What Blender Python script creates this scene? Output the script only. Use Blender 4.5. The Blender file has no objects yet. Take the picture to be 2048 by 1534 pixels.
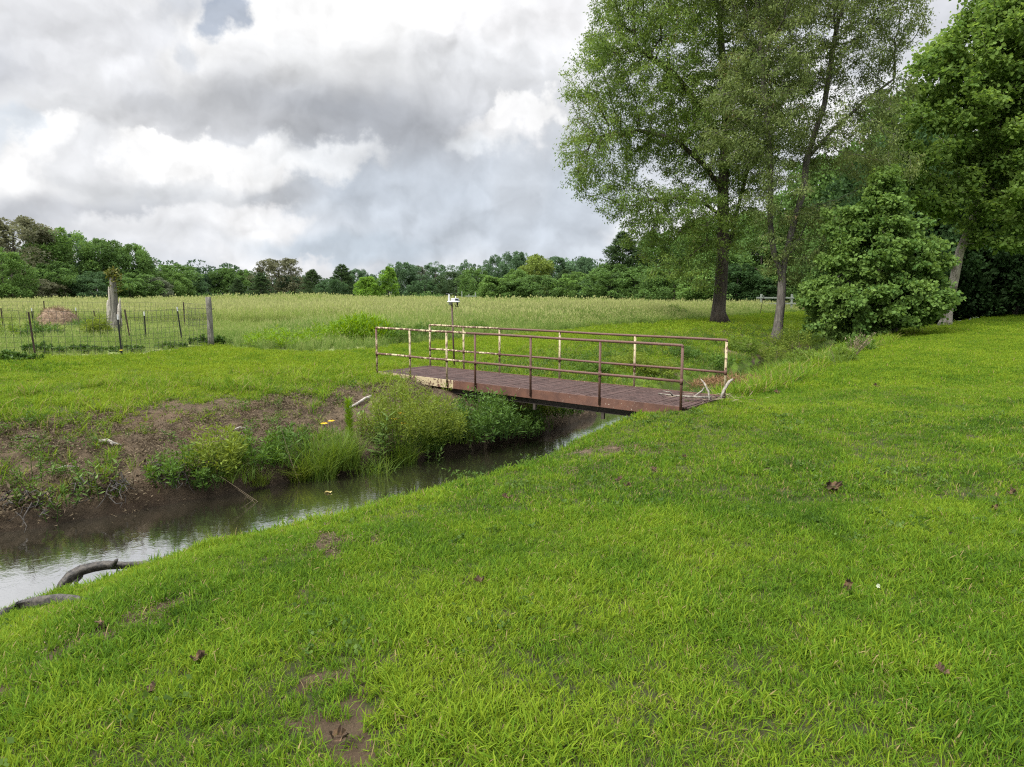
import bpy, bmesh, math, random
import numpy as np
from mathutils import Vector, Matrix
random.seed(7)
RNG = np.random.default_rng(11)
scene = bpy.context.scene
COL = scene.collection

# ------------------------------------------------------------------ camera
F = 1365.0                      # focal length in photo pixels (photo 2048 wide)
PITCH = math.atan((767 - 585) / F)
CAMZ = 2.0
cam_d = bpy.data.cameras.new('camera'); cam = bpy.data.objects.new('camera', cam_d); COL.objects.link(cam)
cam_d.sensor_width = 36; cam_d.lens = 36 * F / 2048
cam_d.clip_start = 0.05; cam_d.clip_end = 5000
cam.location = (0, 0, CAMZ); cam.rotation_euler = (math.pi / 2 - PITCH, 0, 0)
scene.camera = cam

# ------------------------------------------------------------------ light
SUN_EL, SUN_AZ = math.radians(46), math.radians(-125)     # azimuth clockwise from +Y: the sun stands to the left, a little behind
sun_d = bpy.data.lights.new('sun', 'SUN'); sun = bpy.data.objects.new('sun', sun_d); COL.objects.link(sun)
sun_d.energy = 3.3; sun_d.angle = math.radians(18); sun_d.color = (1, .95, .86)
sv = Vector((math.sin(SUN_AZ) * math.cos(SUN_EL), math.cos(SUN_AZ) * math.cos(SUN_EL), math.sin(SUN_EL)))
sun.rotation_euler = (-sv).to_track_quat('-Z', 'Y').to_euler()
scene.view_settings.view_transform = 'Standard'; scene.view_settings.look = 'None'
scene.view_settings.exposure = 0.74; scene.view_settings.gamma = 1.0
scene.cycles.max_bounces = 4; scene.cycles.diffuse_bounces = 2; scene.cycles.glossy_bounces = 2
scene.cycles.transmission_bounces = 2; scene.cycles.transparent_max_bounces = 4
scene.cycles.use_denoising = False
scene.cycles.filter_width = 1.2
try: scene.cycles.denoising_prefilter = 'ACCURATE'
except Exception: pass
scene.cycles.caustics_reflective = False; scene.cycles.caustics_refractive = False

def lin(r, g, b):
    return tuple((c / 255 / 12.92 if c / 255 <= .04045 else ((c / 255 + .055) / 1.055) ** 2.4) for c in (r, g, b))

class NT:
    """small node-tree writer"""
    def __init__(s, t): s.t = t; s.n = t.nodes; s.l = t.links
    def new(s, typ, **kw):
        n = s.n.new(typ)
        for k, v in kw.items(): setattr(n, k, v)
        return n
    def put(s, sock, v):
        if isinstance(v, bpy.types.NodeSocket): s.l.new(v, sock)
        elif v is not None:
            if hasattr(sock, 'default_value'):
                try: sock.default_value = v
                except Exception:
                    sock.default_value = tuple(v) + (1,) if len(sock.default_value) == 4 else v
    def math(s, op, a, b=None, c=None, clamp=False):
        n = s.new('ShaderNodeMath', operation=op, use_clamp=clamp)
        for i, v in enumerate((a, b, c)): s.put(n.inputs[i], v)
        return n.outputs[0]
    def vmath(s, op, a, b=None, scale=None):
        n = s.new('ShaderNodeVectorMath', operation=op)
        s.put(n.inputs[0], a)
        if b is not None: s.put(n.inputs[1], b)
        if scale is not None: s.put(n.inputs['Scale'], scale)
        return n.outputs['Value'] if op in ('LENGTH', 'DOT_PRODUCT', 'DISTANCE') else n.outputs[0]
    def mix(s, f, a, b, blend='MIX'):
        n = s.new('ShaderNodeMix', data_type='RGBA', blend_type=blend)
        s.put(n.inputs[0], f)
        for i, v in ((6, a), (7, b)):
            if isinstance(v, bpy.types.NodeSocket): s.l.new(v, n.inputs[i])
            else: n.inputs[i].default_value = tuple(v)[:3] + (1,)
        return n.outputs[2]
    def noise(s, vec, scale, detail=4, rough=.55, dist=0, out='Fac'):
        n = s.new('ShaderNodeTexNoise', noise_dimensions=getattr(s, 'dims', '3D')); s.put(n.inputs['Vector'], vec)
        n.inputs['Scale'].default_value = scale; n.inputs['Detail'].default_value = detail
        n.inputs['Roughness'].default_value = rough; n.inputs['Distortion'].default_value = dist
        return n.outputs[0] if out == 'Fac' else n.outputs[1]
    def step(s, v, e0, e1, to0=0., to1=1.):
        n = s.new('ShaderNodeMapRange', interpolation_type='SMOOTHSTEP')
        s.put(n.inputs[0], v); n.inputs[1].default_value = e0; n.inputs[2].default_value = e1
        n.inputs[3].default_value = to0; n.inputs[4].default_value = to1
        return n.outputs[0]
    def attr(s, name, typ='GEOMETRY', out='Fac'):
        n = s.new('ShaderNodeAttribute', attribute_name=name, attribute_type=typ)
        return n.outputs[out]

# ------------------------------------------------------------------ sky (overcast, broken cumulus)
def px_dir(px, py):
    x = (px - 1024) / F; u = (767 - py) / F
    v = Vector((x, math.cos(PITCH) + u * math.sin(PITCH), -math.sin(PITCH) + u * math.cos(PITCH))).normalized()
    return math.atan2(v.x, v.y), math.asin(v.z)

def build_sky():
    w = bpy.data.worlds.new('World'); scene.world = w; w.use_nodes = True
    T = NT(w.node_tree); T.n.clear(); T.dims = '2D'
    out = T.new('ShaderNodeOutputWorld'); bg = T.new('ShaderNodeBackground'); T.l.new(bg.outputs[0], out.inputs[0])
    sky = T.new('ShaderNodeTexSky', sky_type='NISHITA'); sky.sun_disc = False
    sky.sun_elevation = SUN_EL; sky.sun_rotation = SUN_AZ
    blue = T.vmath('SCALE', sky.outputs[0], scale=0.10)
    tc = T.new('ShaderNodeTexCoord'); d = tc.outputs['Generated']
    sp = T.new('ShaderNodeSeparateXYZ'); T.l.new(d, sp.inputs[0])
    az = T.math('ARCTAN2', sp.outputs[0], sp.outputs[1]); el = T.math('ARCSINE', sp.outputs[2])
    cb = T.new('ShaderNodeCombineXYZ'); T.l.new(az, cb.inputs[0]); T.l.new(el, cb.inputs[1]); P = cb.outputs[0]
    # billowing: layered warps of the direction
    w1 = T.vmath('SUBTRACT', T.noise(P, 5.5, 2, .5, out='Color'), (.5, .5, .5))
    w2 = T.vmath('SUBTRACT', T.noise(P, 17, 5, .55, out='Color'), (.5, .5, .5))
    w3 = T.vmath('SUBTRACT', T.noise(P, 48, 4, .55, out='Color'), (.5, .5, .5))
    warp = T.vmath('ADD', T.vmath('ADD', T.vmath('SCALE', w1, scale=.10), T.vmath('SCALE', w2, scale=.075)), T.vmath('SCALE', w3, scale=.022))
    Pw = T.vmath('ADD', P, warp)
    Ps = T.vmath('ADD', P, T.vmath('ADD', T.vmath('SCALE', w1, scale=.075), T.vmath('SCALE', w2, scale=.02)))
    # general cloud deck
    stretch = T.vmath('MULTIPLY', Pw, (1, 1.9, 1))
    big = T.noise(stretch, 4.2, 3, .5)
    fine = T.noise(T.vmath('MULTIPLY', Ps, (1, 1.5, 1)), 9, 4, .5)
    col = T.mix(T.step(big, .36, .64), lin(214, 218, 225), lin(247, 247, 248))
    def blob(px, py, rx, ry, c, amt, edge=.5, soft=False):
        nonlocal col
        a, e = px_dir(px, py)
        v = T.vmath('SUBTRACT', Ps if soft else Pw, (a, e, 0))
        v = T.vmath('MULTIPLY', v, (F / rx, F / ry, 0))
        m = T.step(T.vmath('LENGTH', v), 1 + edge, 1 - edge)
        col = T.mix(T.math('MULTIPLY', m, amt), col, c if isinstance(c, bpy.types.NodeSocket) else lin(*c))
    W = (252, 252, 252)
    blob(870, 400, 330, 140, (190, 199, 210), .9, .6, True)
    blob(1120, 380, 140, 190, (198, 206, 216), .9, .5, True)
    blob(60, 120, 130, 80, (205, 208, 215), .8, .6, True)
    blob(200, 80, 150, 90, (226, 227, 230), .8, .5)
    blob(90, 235, 130, 60, (226, 227, 228), .7, .5)
    blob(615, 95, 210, 105, W, .95, .2)
    blob(800, 70, 260, 115, W, .95, .3)
    blob(1060, 60, 180, 110, (246, 246, 248), .9, .35)
    blob(440, 170, 110, 75, (244, 244, 244), .9, .3)
    blob(458, 14, 36, 40, blue, .6, .35)
    blob(385, 100, 22, 34, blue, .25, .5)
    blob(980, 190, 190, 90, (226, 228, 231), .8, .5)
    blob(740, 222, 270, 88, (196, 199, 205), .8, .85, True)
    blob(690, 150, 150, 50, (222, 223, 224), .6, .7, True)
    blob(690, 250, 250, 55, (162, 166, 173), .85, .85, True)
    blob(470, 245, 150, 30, (180, 182, 186), .7, .6, True)
    blob(300, 240, 150, 30, (204, 206, 210), .5, .6, True)
    blob(1035, 228, 46, 28, (250, 250, 250), .85, .3)
    blob(990, 255, 60, 30, (243, 243, 244), .75, .5)
    blob(950, 290, 60, 30, (228, 232, 236), .6, .5)
    blob(70, 300, 75, 58, W, .95, .2)
    blob(110, 375, 80, 55, (246, 246, 246), .85, .4)
    blob(20, 250, 30, 40, (205, 214, 224), .7, .5)
    blob(310, 318, 90, 32, W, .9, .2)
    blob(230, 345, 70, 28, (244, 244, 244), .8, .4)
    blob(440, 345, 190, 38, (249, 249, 249), .9, .25)
    blob(175, 325, 45, 50, (216, 218, 222), .7, .5)
    blob(360, 372, 150, 16, (222, 224, 227), .6, .6)
    blob(640, 330, 110, 26, (232, 234, 236), .8, .5)
    blob(545, 388, 85, 20, (184, 188, 194), .85, .5, True)
    blob(300, 395, 120, 26, (205, 208, 212), .7, .5, True)
    blob(140, 440, 140, 30, (188, 191, 197), .8, .5, True)
    blob(500, 440, 95, 42, (243, 243, 244), .85, .25)
    blob(340, 468, 120, 34, (236, 237, 239), .85, .3)
    blob(690, 492, 190, 18, (182, 194, 206), .7, .6, True)
    blob(640, 525, 90, 20, (230, 230, 232), .8, .5)
    blob(280, 500, 160, 40, (220, 222, 226), .7, .5, True)
    blob(1040, 380, 40, 60, (214, 220, 228), .6, .6, True)
    blob(1290, 470, 60, 45, (236, 238, 242), .7, .5)
    blob(1900, 20, 120, 70, (214, 216, 222), .8, .5, True)
    # self-shading of the puffs: brightness drops where the density rises towards the light
    def puffs(vec, sc):
        n = T.new('ShaderNodeTexVoronoi', feature='F1', voronoi_dimensions='2D'); T.put(n.inputs['Vector'], vec); n.inputs['Scale'].default_value = sc
        n.inputs['Detail'].default_value = 2; n.inputs['Roughness'].default_value = .55
        return n.outputs['Distance']
    Pf = T.vmath('ADD', T.vmath('MULTIPLY', P, (1, 1.35, 1)), T.vmath('ADD', T.vmath('SCALE', w2, scale=.06), T.vmath('SCALE', w3, scale=.012)))
    pf = T.math('SUBTRACT', puffs(T.vmath('ADD', Pf, (.010, -.016, 0)), 9), puffs(Pf, 9))
    hi = T.noise(T.vmath('ADD', Ps, (-.014, .02, 0)), 14, 4, .5); lo = T.noise(Ps, 14, 4, .5)
    rel = T.math('MULTIPLY', T.math('SUBTRACT', lo, hi), .45)
    shade = T.math('ADD', T.math('ADD', T.math('MULTIPLY_ADD', fine, .16, .90), rel), T.math('MULTIPLY', T.math('MULTIPLY', pf, T.step(big, .40, .58, .15, .5)), .5))
    col = T.vmath('SCALE', col, scale=shade)
    # an overcast sky is up to three times brighter overhead than at the horizon
    zen = T.step(sp.outputs[2], .47, .85, .66, 3.2)
    col = T.vmath('SCALE', col, scale=zen)
    below = T.step(sp.outputs[2], -.02, -.10)
    col = T.mix(below, col, (.08, .10, .05))
    T.l.new(col, bg.inputs[0]); bg.inputs[1].default_value = 1.0
build_sky()

# ------------------------------------------------------------------ tools
def tag(o, label=None, cat=None, group=None, kind=None):
    for k, v in (('label', label), ('category', cat), ('group', group), ('kind', kind)):
        if v: o[k] = v
    return o
def empty(name, loc, label, cat, group=None, rz=0):
    o = bpy.data.objects.new(name, None); COL.objects.link(o); o.location = loc; o.rotation_euler.z = rz
    o.empty_display_size = .2
    return tag(o, label, cat, group)
def link(name, me, mat=None, parent=None, loc=None):
    o = bpy.data.objects.new(name, me)
    if mat is not None and not me.materials: me.materials.append(mat)
    COL.objects.link(o)
    if parent is not None: o.parent = parent
    if loc is not None: o.location = loc
    return o
def np_mesh(name, verts, faces, smooth=False, attrs=None):
    """verts (N,3); faces: list of (M,k) int arrays"""
    me = bpy.data.meshes.new(name)
    verts = np.ascontiguousarray(verts, dtype=np.float32)
    fl = [np.asarray(f, dtype=np.int32) for f in faces if len(f)]
    loops = np.concatenate([f.ravel() for f in fl]); sizes = np.concatenate([np.full(len(f), f.shape[1], np.int32) for f in fl])
    starts = np.concatenate([[0], np.cumsum(sizes)[:-1]]).astype(np.int32)
    me.vertices.add(len(verts)); me.vertices.foreach_set('co', verts.ravel())
    me.loops.add(len(loops)); me.loops.foreach_set('vertex_index', loops)
    me.polygons.add(len(sizes)); me.polygons.foreach_set('loop_start', starts)
    try: me.polygons.foreach_set('loop_total', sizes)
    except Exception: pass
    me.polygons.foreach_set('use_smooth', np.full(len(sizes), smooth))
    for k, v in (attrs or {}).items():
        a = me.attributes.new(k, 'FLOAT', 'POINT'); a.data.foreach_set('value', np.ascontiguousarray(v, dtype=np.float32))
    me.update(calc_edges=True); me.validate()
    return me
class MB:
    """collects boxes and tubes into one mesh"""
    def __init__(s): s.v = []; s.f = []; s.n = 0
    def add(s, v, f):
        s.v.extend([tuple(p) for p in v]); s.f.extend([tuple(i + s.n for i in q) for q in f]); s.n += len(v)
    def box(s, c, size, rot=None):
        x, y, z = (k / 2 for k in size)
        vs = [Vector(p) for p in ((-x,-y,-z),(x,-y,-z),(x,y,-z),(-x,y,-z),(-x,-y,z),(x,-y,z),(x,y,z),(-x,y,z))]
        if rot is not None: vs = [rot @ p for p in vs]
        s.add([p + Vector(c) for p in vs], [(0,3,2,1),(4,5,6,7),(0,1,5,4),(1,2,6,5),(2,3,7,6),(3,0,4,7)])
    def tube(s, pts, radii, sides=8, cap=True):
        pts = [Vector(p) for p in pts]
        if not hasattr(radii, '__len__'): radii = [radii] * len(pts)
        vs = []; fs = []; u = None
        for i, p in enumerate(pts):
            t = (pts[min(i + 1, len(pts) - 1)] - pts[max(i - 1, 0)]).normalized()
            if u is None: u = t.orthogonal().normalized()
            u = (u - t * u.dot(t)).normalized(); w = t.cross(u)
            for k in range(sides):
                a = 2 * math.pi * k / sides
                vs.append(p + (u * math.cos(a) + w * math.sin(a)) * radii[i])
        for i in range(len(pts) - 1):
            for k in range(sides):
                k2 = (k + 1) % sides
                fs.append((i*sides+k, i*sides+k2, (i+1)*sides+k2, (i+1)*sides+k))
        if cap:
            fs.append(tuple(range(sides))[::-1]); fs.append(tuple((len(pts)-1)*sides + k for k in range(sides)))
        s.add(vs, fs)
    def lathe(s, prof, c=(0,0,0), sides=20):
        vs = []; fs = []
        for r, z in prof:
            for k in range(sides):
                a = 2*math.pi*k/sides; vs.append((c[0]+r*math.cos(a), c[1]+r*math.sin(a), c[2]+z))
        m = len(prof)
        for i in range(m-1):
            for k in range(sides):
                k2 = (k+1) % sides; fs.append((i*sides+k, i*sides+k2, (i+1)*sides+k2, (i+1)*sides+k))
        s.add(vs, fs)
    def build(s, name, mat, parent=None, smooth=False, bevel=0):
        me = bpy.data.meshes.new(name); me.from_pydata(s.v, [], s.f); me.update()
        if smooth:
            me.polygons.foreach_set('use_smooth', [len(p.vertices) == 4 for p in me.polygons])
        o = link(name, me, mat, parent)
        if bevel:
            b = o.modifiers.new('bevel', 'BEVEL'); b.width = bevel; b.segments = 2; b.limit_method = 'ANGLE'
        return o

# value noise for geometry
_tab = np.random.default_rng(5).random((256, 256)).astype(np.float32)
def vnoise(x, y):
    xi = np.floor(x).astype(np.int64); yi = np.floor(y).astype(np.int64)
    fx = x - xi; fy = y - yi; fx = fx*fx*(3-2*fx); fy = fy*fy*(3-2*fy)
    g = lambda a, b: _tab[a & 255, b & 255]
    return (g(xi,yi)*(1-fx)+g(xi+1,yi)*fx)*(1-fy) + (g(xi,yi+1)*(1-fx)+g(xi+1,yi+1)*fx)*fy
def fbm(x, y, sc, octv=4):
    s = 0; a = .5; t = 0
    for i in range(octv):
        s = s + a*vnoise(x*sc + 17.3*i, y*sc + 9.1*i); t += a; a *= .5; sc *= 2.03
    return s / t
def sstep(v, a, b):
    t = np.clip((v - a) / (b - a), 0, 1); return t*t*(3-2*t)

# ------------------------------------------------------------------ terrain
_cl = np.array([(-40,-24),(-24,-9),(-13.2,1.0),(-9,4.75),(-5.75,7.35),(-4.5,8.45),(-2.85,9.85),(-1.25,11.3),(.2,13.0),(2.0,15.1),(4.4,18.6),(6.9,22.7),(9.7,26.6),(12.5,30.4),(16,35),(19.9,40),(25,46.5),(31,53),(46,70),(90,120)], float)
_hw = np.array([1.6,1.6,1.55,1.5,1.45,1.4,1.3,1.15,.95,.95,1.05,1.15,1.2,1.25,1.3,1.3,1.3,1.4,1.5,1.5])
def _cat(P, k):
    out = []
    for i in range(len(P)-1):
        p0, p1, p2, p3 = P[max(i-1,0)], P[i], P[i+1], P[min(i+2,len(P)-1)]
        for t in np.arange(k)/k:
            out.append(.5*(2*p1+(p2-p0)*t+(2*p0-5*p1+4*p2-p3)*t*t+(3*p1-p0-3*p2+p3)*t**3))
    out.append(P[-1]); return np.array(out)
CL = _cat(np.column_stack([_cl, _hw]), 4)
def creek(x, y):
    """signed distance from the creek's middle (positive on the camera's bank) and half width"""
    x = np.asarray(x, float).ravel(); y = np.asarray(y, float).ravel()
    best = np.full(x.shape, 1e9); S = np.zeros_like(x); H = np.full(x.shape, 1.2)
    for i in range(len(CL)-1):
        ax, ay, ah = CL[i]; bx, by, bh = CL[i+1]
        dx, dy = bx-ax, by-ay; L = math.hypot(dx, dy)
        t = np.clip(((x-ax)*dx+(y-ay)*dy)/(L*L), 0, 1)
        vx = x-(ax+t*dx); vy = y-(ay+t*dy); d = vx*vx+vy*vy
        m = d < best
        best = np.where(m, d, best)
        S = np.where(m, np.sqrt(d)*np.sign((vx*dy-vy*dx)/L+1e-9), S); H = np.where(m, ah+t*(bh-ah), H)
    return S, H
WATER_Z = -1.1
FB = np.array([(-60,-40),(-30,-6),(-18,13.7),(-14.6,16.3),(-12.45,17.95),(-10.75,18.95),(-9.85,22.3),(-8.8,21.7),(-5.9,20.8),(-4.4,22.5),(-.5,29),(4.9,37),(9,42),(12.8,47),(18,54),(29,66),(44,82),(60,100),(200,240)], float)
def field_edge(x): return np.interp(x, FB[:,0], FB[:,1])
BR = np.array([2.935, 11.67]); BD = np.array([-math.cos(.66), math.sin(.66)]); BN = np.array([math.sin(.66), math.cos(.66)])
def surf(x, y):
    """height, dirt amount, field amount, |s|-hw, side for points x, y"""
    x = np.asarray(x, float).ravel(); y = np.asarray(y, float).ravel()
    s, h = creek(x, y)
    n1 = fbm(x, y, .55, 4) - .5; n2 = fbm(x+40, y-13, 2.6, 3) - .5
    a = np.abs(s) - h + n1*.5*np.clip(1-np.abs(np.abs(s)-h)/3, 0, 1) + n2*.22*np.clip(1-np.abs(np.abs(s)-h)/2.5, 0, 1)
    right = np.interp(a, [-3,-.4,0,.2,.7,1.3,2.4,4.2,7], [-1.6,-1.4,-1.12,-.95,-.64,-.42,-.22,-.07,0])
    right = right - .22*sstep(-x, 2.5, 4.4)*np.interp(a, [.2,.9,2.2,6], [0,1,1,0])*sstep(y, 14, 10)
    left = np.interp(a, [-3,-.4,0,.10,.45,1.0,1.7,2.3,3.2,6,12,30], [-1.6,-1.42,-1.13,-.88,-.74,-.46,-.2,.0,.1,.22,.38,.36])
    # beyond the bridge the far bank is a longer grassy slope
    k = sstep(y, 15.5, 20)
    left2 = np.interp(a, [-3,-.4,0,.15,1.2,2.6,4.5,7,14,30], [-1.6,-1.42,-1.13,-.9,-.62,-.3,.0,.12,.3,.36])
    left = left*(1-k) + left2*k
    z = np.where(s > 0, right, left)
    bank = np.clip(1-np.abs(a-.9)/1.6, 0, 1)
    z = z + bank*(n2*.22 + (fbm(x-7, y+3, 6.5, 3)-.5)*.16)*np.where(s > 0, .45, 1)
    z = z + (fbm(x, y, .35, 3)-.5)*.10*sstep(a, .5, 4) + (fbm(x+5, y, 1.7, 2)-.5)*.035*sstep(a, .3, 2)
    # ground made up to the two bridge ends
    px, py = x-BR[0], y-BR[1]; t = px*BD[0]+py*BD[1]; w = px*BN[0]+py*BN[1]-.85
    e = np.exp(-((t+.05)/1.25)**2-((w+.15)/1.9)**2) ; z = z*(1-e) + e*np.maximum(z, .0)
    e = np.exp(-((t-8.4)/.9)**2-(w/1.9)**2); z = z*(1-e) + e*np.minimum(np.maximum(z, -.10), -.09+.15*sstep(t, 7.75, 8.5))
    under = (t > .3) & (t < 7.75) & (np.abs(w) < 1.05)
    z = np.where(under, np.minimum(z, -.16), z)
    field = sstep(y - field_edge(x) + n1*1.6, -.25, .35) * (s < 0)
    # gentle swell of the far field
    field = field*(1-.9*np.exp(-(np.hypot(x+19.9, y-29.3)/1.5)**4))
    z = z - .12*sstep(y, 60, 110)*(s < 0) + .5*np.exp(-((x+28)/11)**2-((y-93)/9)**2)
    d = np.zeros_like(x); n3 = fbm(x+2, y+5, 6.5, 3)
    lb = (s < 0)
    d = np.maximum(d, lb*sstep(a+n2*1.5+n1*1.2, 3.0, 2.2)*sstep(y+n1*5, 19, 15))
    d = np.maximum(d, lb*sstep(a+n2*.8, 1.0, .4)*np.where(y < 17, .9, .35))
    d = np.maximum(d, (s > 0)*sstep(a+n2*.5, .45, .1))
    for cx, cy, r, st in DIRT:
        q = np.hypot(x-cx, y-cy)/r
        d = np.maximum(d, st*sstep(q+n2*1.2+n1*.8+(n3-.5)*2.4, 1.15, .45))
    return z, np.clip(d, 0, 1), field, a, s
DIRT = []
def unp(px, py, z):
    X = (px-1024)/F; u = (767-py)/F
    dy = math.cos(PITCH)+u*math.sin(PITCH); dz = -math.sin(PITCH)+u*math.cos(PITCH)
    t = (z-CAMZ)/dz; return X*t, dy*t
def hit(px, py):
    """where the line of sight through a photo pixel meets the ground"""
    X = (px-1024)/F; u = (767-py)/F
    dy = math.cos(PITCH)+u*math.sin(PITCH); dz = -math.sin(PITCH)+u*math.cos(PITCH)
    t = np.concatenate([np.linspace(1.5, 30, 900), np.linspace(30, 160, 900)])
    z = surf(X*t, dy*t)[0]; ray = CAMZ+dz*t
    i = np.argmax(ray < z); i = i if ray[i] < z[i] else -1
    return float(X*t[i]), float(dy*t[i]), float(z[i])
def xat(px, y, z=0.): return (px-1024)/F*(y*math.cos(PITCH)-(z-CAMZ)*math.sin(PITCH))
def zat(py, y): # height seen at photo row py at distance y
    u = (767-py)/F; return CAMZ + y*math.tan(math.atan(u)-PITCH)
def gz(x, y): return float(surf([x], [y])[0][0])
for (px, py, r, st) in ((690,1395,.24,1.),(676,1345,.17,1.),(705,1440,.17,1.),(690,1490,.24,1.),(760,1310,.12,.7),(590,1310,.13,.5),(690,1048,.38,.9),(1215,862,.55,.9),(1290,874,.4,.6),(300,1182,.3,.8),(250,1210,.25,.7),(610,1165,.2,.5),(110,1260,.3,.7),(520,1200,.18,.4),(980,995,.25,.45),(1350,1180,.1,.3),(1180,905,.35,.5),(930,1050,.2,.3),(1700,905,.5,.25),(40,1330,.25,.6),(1475,777,.55,.9)):
    gx, gy = unp(px, py, -.02 if py > 800 else .08)
    DIRT.append((gx, gy, r*1.1, st))
DIRT += [(11.2, 33.8, 1.5, 1.), (12.4, 36.4, 2.2, .85), (9.8, 30.6, 1.1, .9), (13.3, 43.2, 2.0, .9), (14.7, 37.4, 2.2, .95), (5.2, 24.2, 1.0, .6), (14.0, 40.0, 1.8, .6)]

# ------------------------------------------------------------------ materials
def mat_new(name):
    m = bpy.data.materials.new(name); m.use_nodes = True
    T = NT(m.node_tree); b = m.node_tree.nodes['Principled BSDF']
    return m, T, b
def bump(T, b, h, strength=.5, dist=.02):
    n = T.new('ShaderNodeBump'); n.inputs['Strength'].default_value = strength; n.inputs['Distance'].default_value = dist
    T.l.new(h, n.inputs['Height']); T.l.new(n.outputs[0], b.inputs['Normal'])
def objco(T): return T.new('ShaderNodeTexCoord').outputs['Object']
def geopos(T): return T.new('ShaderNodeNewGeometry').outputs['Position']

def leaf_mat(name, c0, c1, rough=.5, trans=.35, spec=.3, useobj=False, dry=None):
    """foliage: colour runs c0..c1 leaf by leaf; part of the light passes through"""
    m, T, b = mat_new(name)
    col = T.mix(T.attr('tint'), c0, c1)
    if dry: col = T.mix(T.step(T.attr('tint'), .93, .97), col, dry)
    if useobj:
        oi = T.new('ShaderNodeObjectInfo'); col = T.mix(1., col, oi.outputs['Color'], 'MULTIPLY')
    T.put(b.inputs['Base Color'], col); b.inputs['Roughness'].default_value = rough
    b.inputs['Specular IOR Level'].default_value = spec*.5
    tr = T.new('ShaderNodeBsdfTranslucent')
    hs = T.new('ShaderNodeHueSaturation'); hs.inputs['Hue'].default_value = .485; hs.inputs['Saturation'].default_value = 1.1; hs.inputs['Value'].default_value = 1.25
    T.l.new(col, hs.inputs['Color']); T.l.new(hs.outputs[0], tr.inputs[0])
    mx = T.new('ShaderNodeMixShader'); mx.inputs[0].default_value = trans
    T.l.new(b.outputs[0], mx.inputs[1]); T.l.new(tr.outputs[0], mx.inputs[2])
    T.l.new(mx.outputs[0], m.node_tree.nodes['Material Output'].inputs[0])
    return m
def grass_mat(name, dark, mid, yel, dry, rough=.55, trans=.4):
    """blades: each blade its own tone, drifting over the lawn with the patch value carried by the tuft"""
    m, T, b = mat_new(name)
    patch = T.attr('patch', 'INSTANCER'); t = T.attr('tint')
    v = T.math('ADD', T.math('MULTIPLY', t, .55), T.math('MULTIPLY', T.math('SUBTRACT', patch, .3), 1.1))
    col = T.mix(T.step(v, 0., .55), dark, mid); col = T.mix(T.step(v, .4, 1.0), col, yel)
    col = T.mix(T.step(T.attr('dryness'), .45, .55), col, dry)
    T.put(b.inputs['Base Color'], col); b.inputs['Roughness'].default_value = rough+.15; b.inputs['Specular IOR Level'].default_value = .10
    tr = T.new('ShaderNodeBsdfTranslucent')
    hs = T.new('ShaderNodeHueSaturation'); hs.inputs['Hue'].default_value = .49; hs.inputs['Value'].default_value = 1.3
    T.l.new(col, hs.inputs['Color']); T.l.new(hs.outputs[0], tr.inputs[0])
    mx = T.new('ShaderNodeMixShader'); mx.inputs[0].default_value = trans
    T.l.new(b.outputs[0], mx.inputs[1]); T.l.new(tr.outputs[0], mx.inputs[2])
    T.l.new(mx.outputs[0], m.node_tree.nodes['Material Output'].inputs[0])
    return m
def bark_mat(name, c0, c1, sc=9, patches=None):
    m, T, b = mat_new(name); P = objco(T)
    st = T.vmath('MULTIPLY', P, (1, 1, .22))
    n = T.noise(st, sc, 6, .65, .4); col = T.mix(T.step(n, .32, .68), c0, c1)
    if patches: col = T.mix(T.step(T.noise(P, 2.2, 4, .6), .5, .6), col, patches)
    lich = T.noise(P, 5, 5, .7); col = T.mix(T.math('MULTIPLY', T.step(lich, .58, .7), .45), col, (.20, .21, .17))
    T.put(b.inputs['Base Color'], col); b.inputs['Roughness'].default_value = .9
    bump(T, b, n, .9, .05); return m
def plain(name, c, rough=.6, metal=0., var=.25, sc=8, c2=None, bmp=.3):
    m, T, b = mat_new(name); P = objco(T); n = T.noise(P, sc, 5, .6)
    c2 = c2 or tuple(k*(1-var) for k in c)
    T.put(b.inputs['Base Color'], T.mix(T.step(n, .35, .65), c2, c)); b.inputs['Roughness'].default_value = rough
    b.inputs['Metallic'].default_value = metal
    if bmp: bump(T, b, n, bmp, .01)
    return m

RUST_D, RUST_L = (.045, .020, .014), (.115, .050, .032)
def paint_mat(name, cream_bias):
    """old cream paint flaking off rusted pipe; cream_bias near 0 leaves bare brown"""
    m, T, b = mat_new(name); P = geopos(T)
    r = T.mix(T.noise(P, 14, 5, .65), RUST_D, RUST_L)
    r = T.mix(T.math('MULTIPLY', T.step(T.noise(P, 60, 3, .6), .60, .68), .5), r, (.22, .19, .17))
    n = T.noise(T.vmath('MULTIPLY', P, (1, 1, .6)), 11, 6, .72, .3)
    msk = T.step(n, .52-.22*cream_bias+.02, .52-.22*cream_bias+.05)
    msk = T.math('SUBTRACT', 1., msk) if cream_bias < 0 else msk
    if cream_bias == 0: msk = T.step(n, .74, .76)
    cr = T.mix(T.noise(P, 30, 4, .6), (.29, .235, .135), (.42, .36, .23))
    T.put(b.inputs['Base Color'], T.mix(msk, r, cr)); b.inputs['Roughness'].default_value = .7
    bump(T, b, n, .4, .004); return m
M = {}
M['rust'] = paint_mat('rusted_pipe', 0); M['cream'] = paint_mat('flaking_cream_paint', .42); M['halfcream'] = paint_mat('half_flaked_paint', .16)
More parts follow.
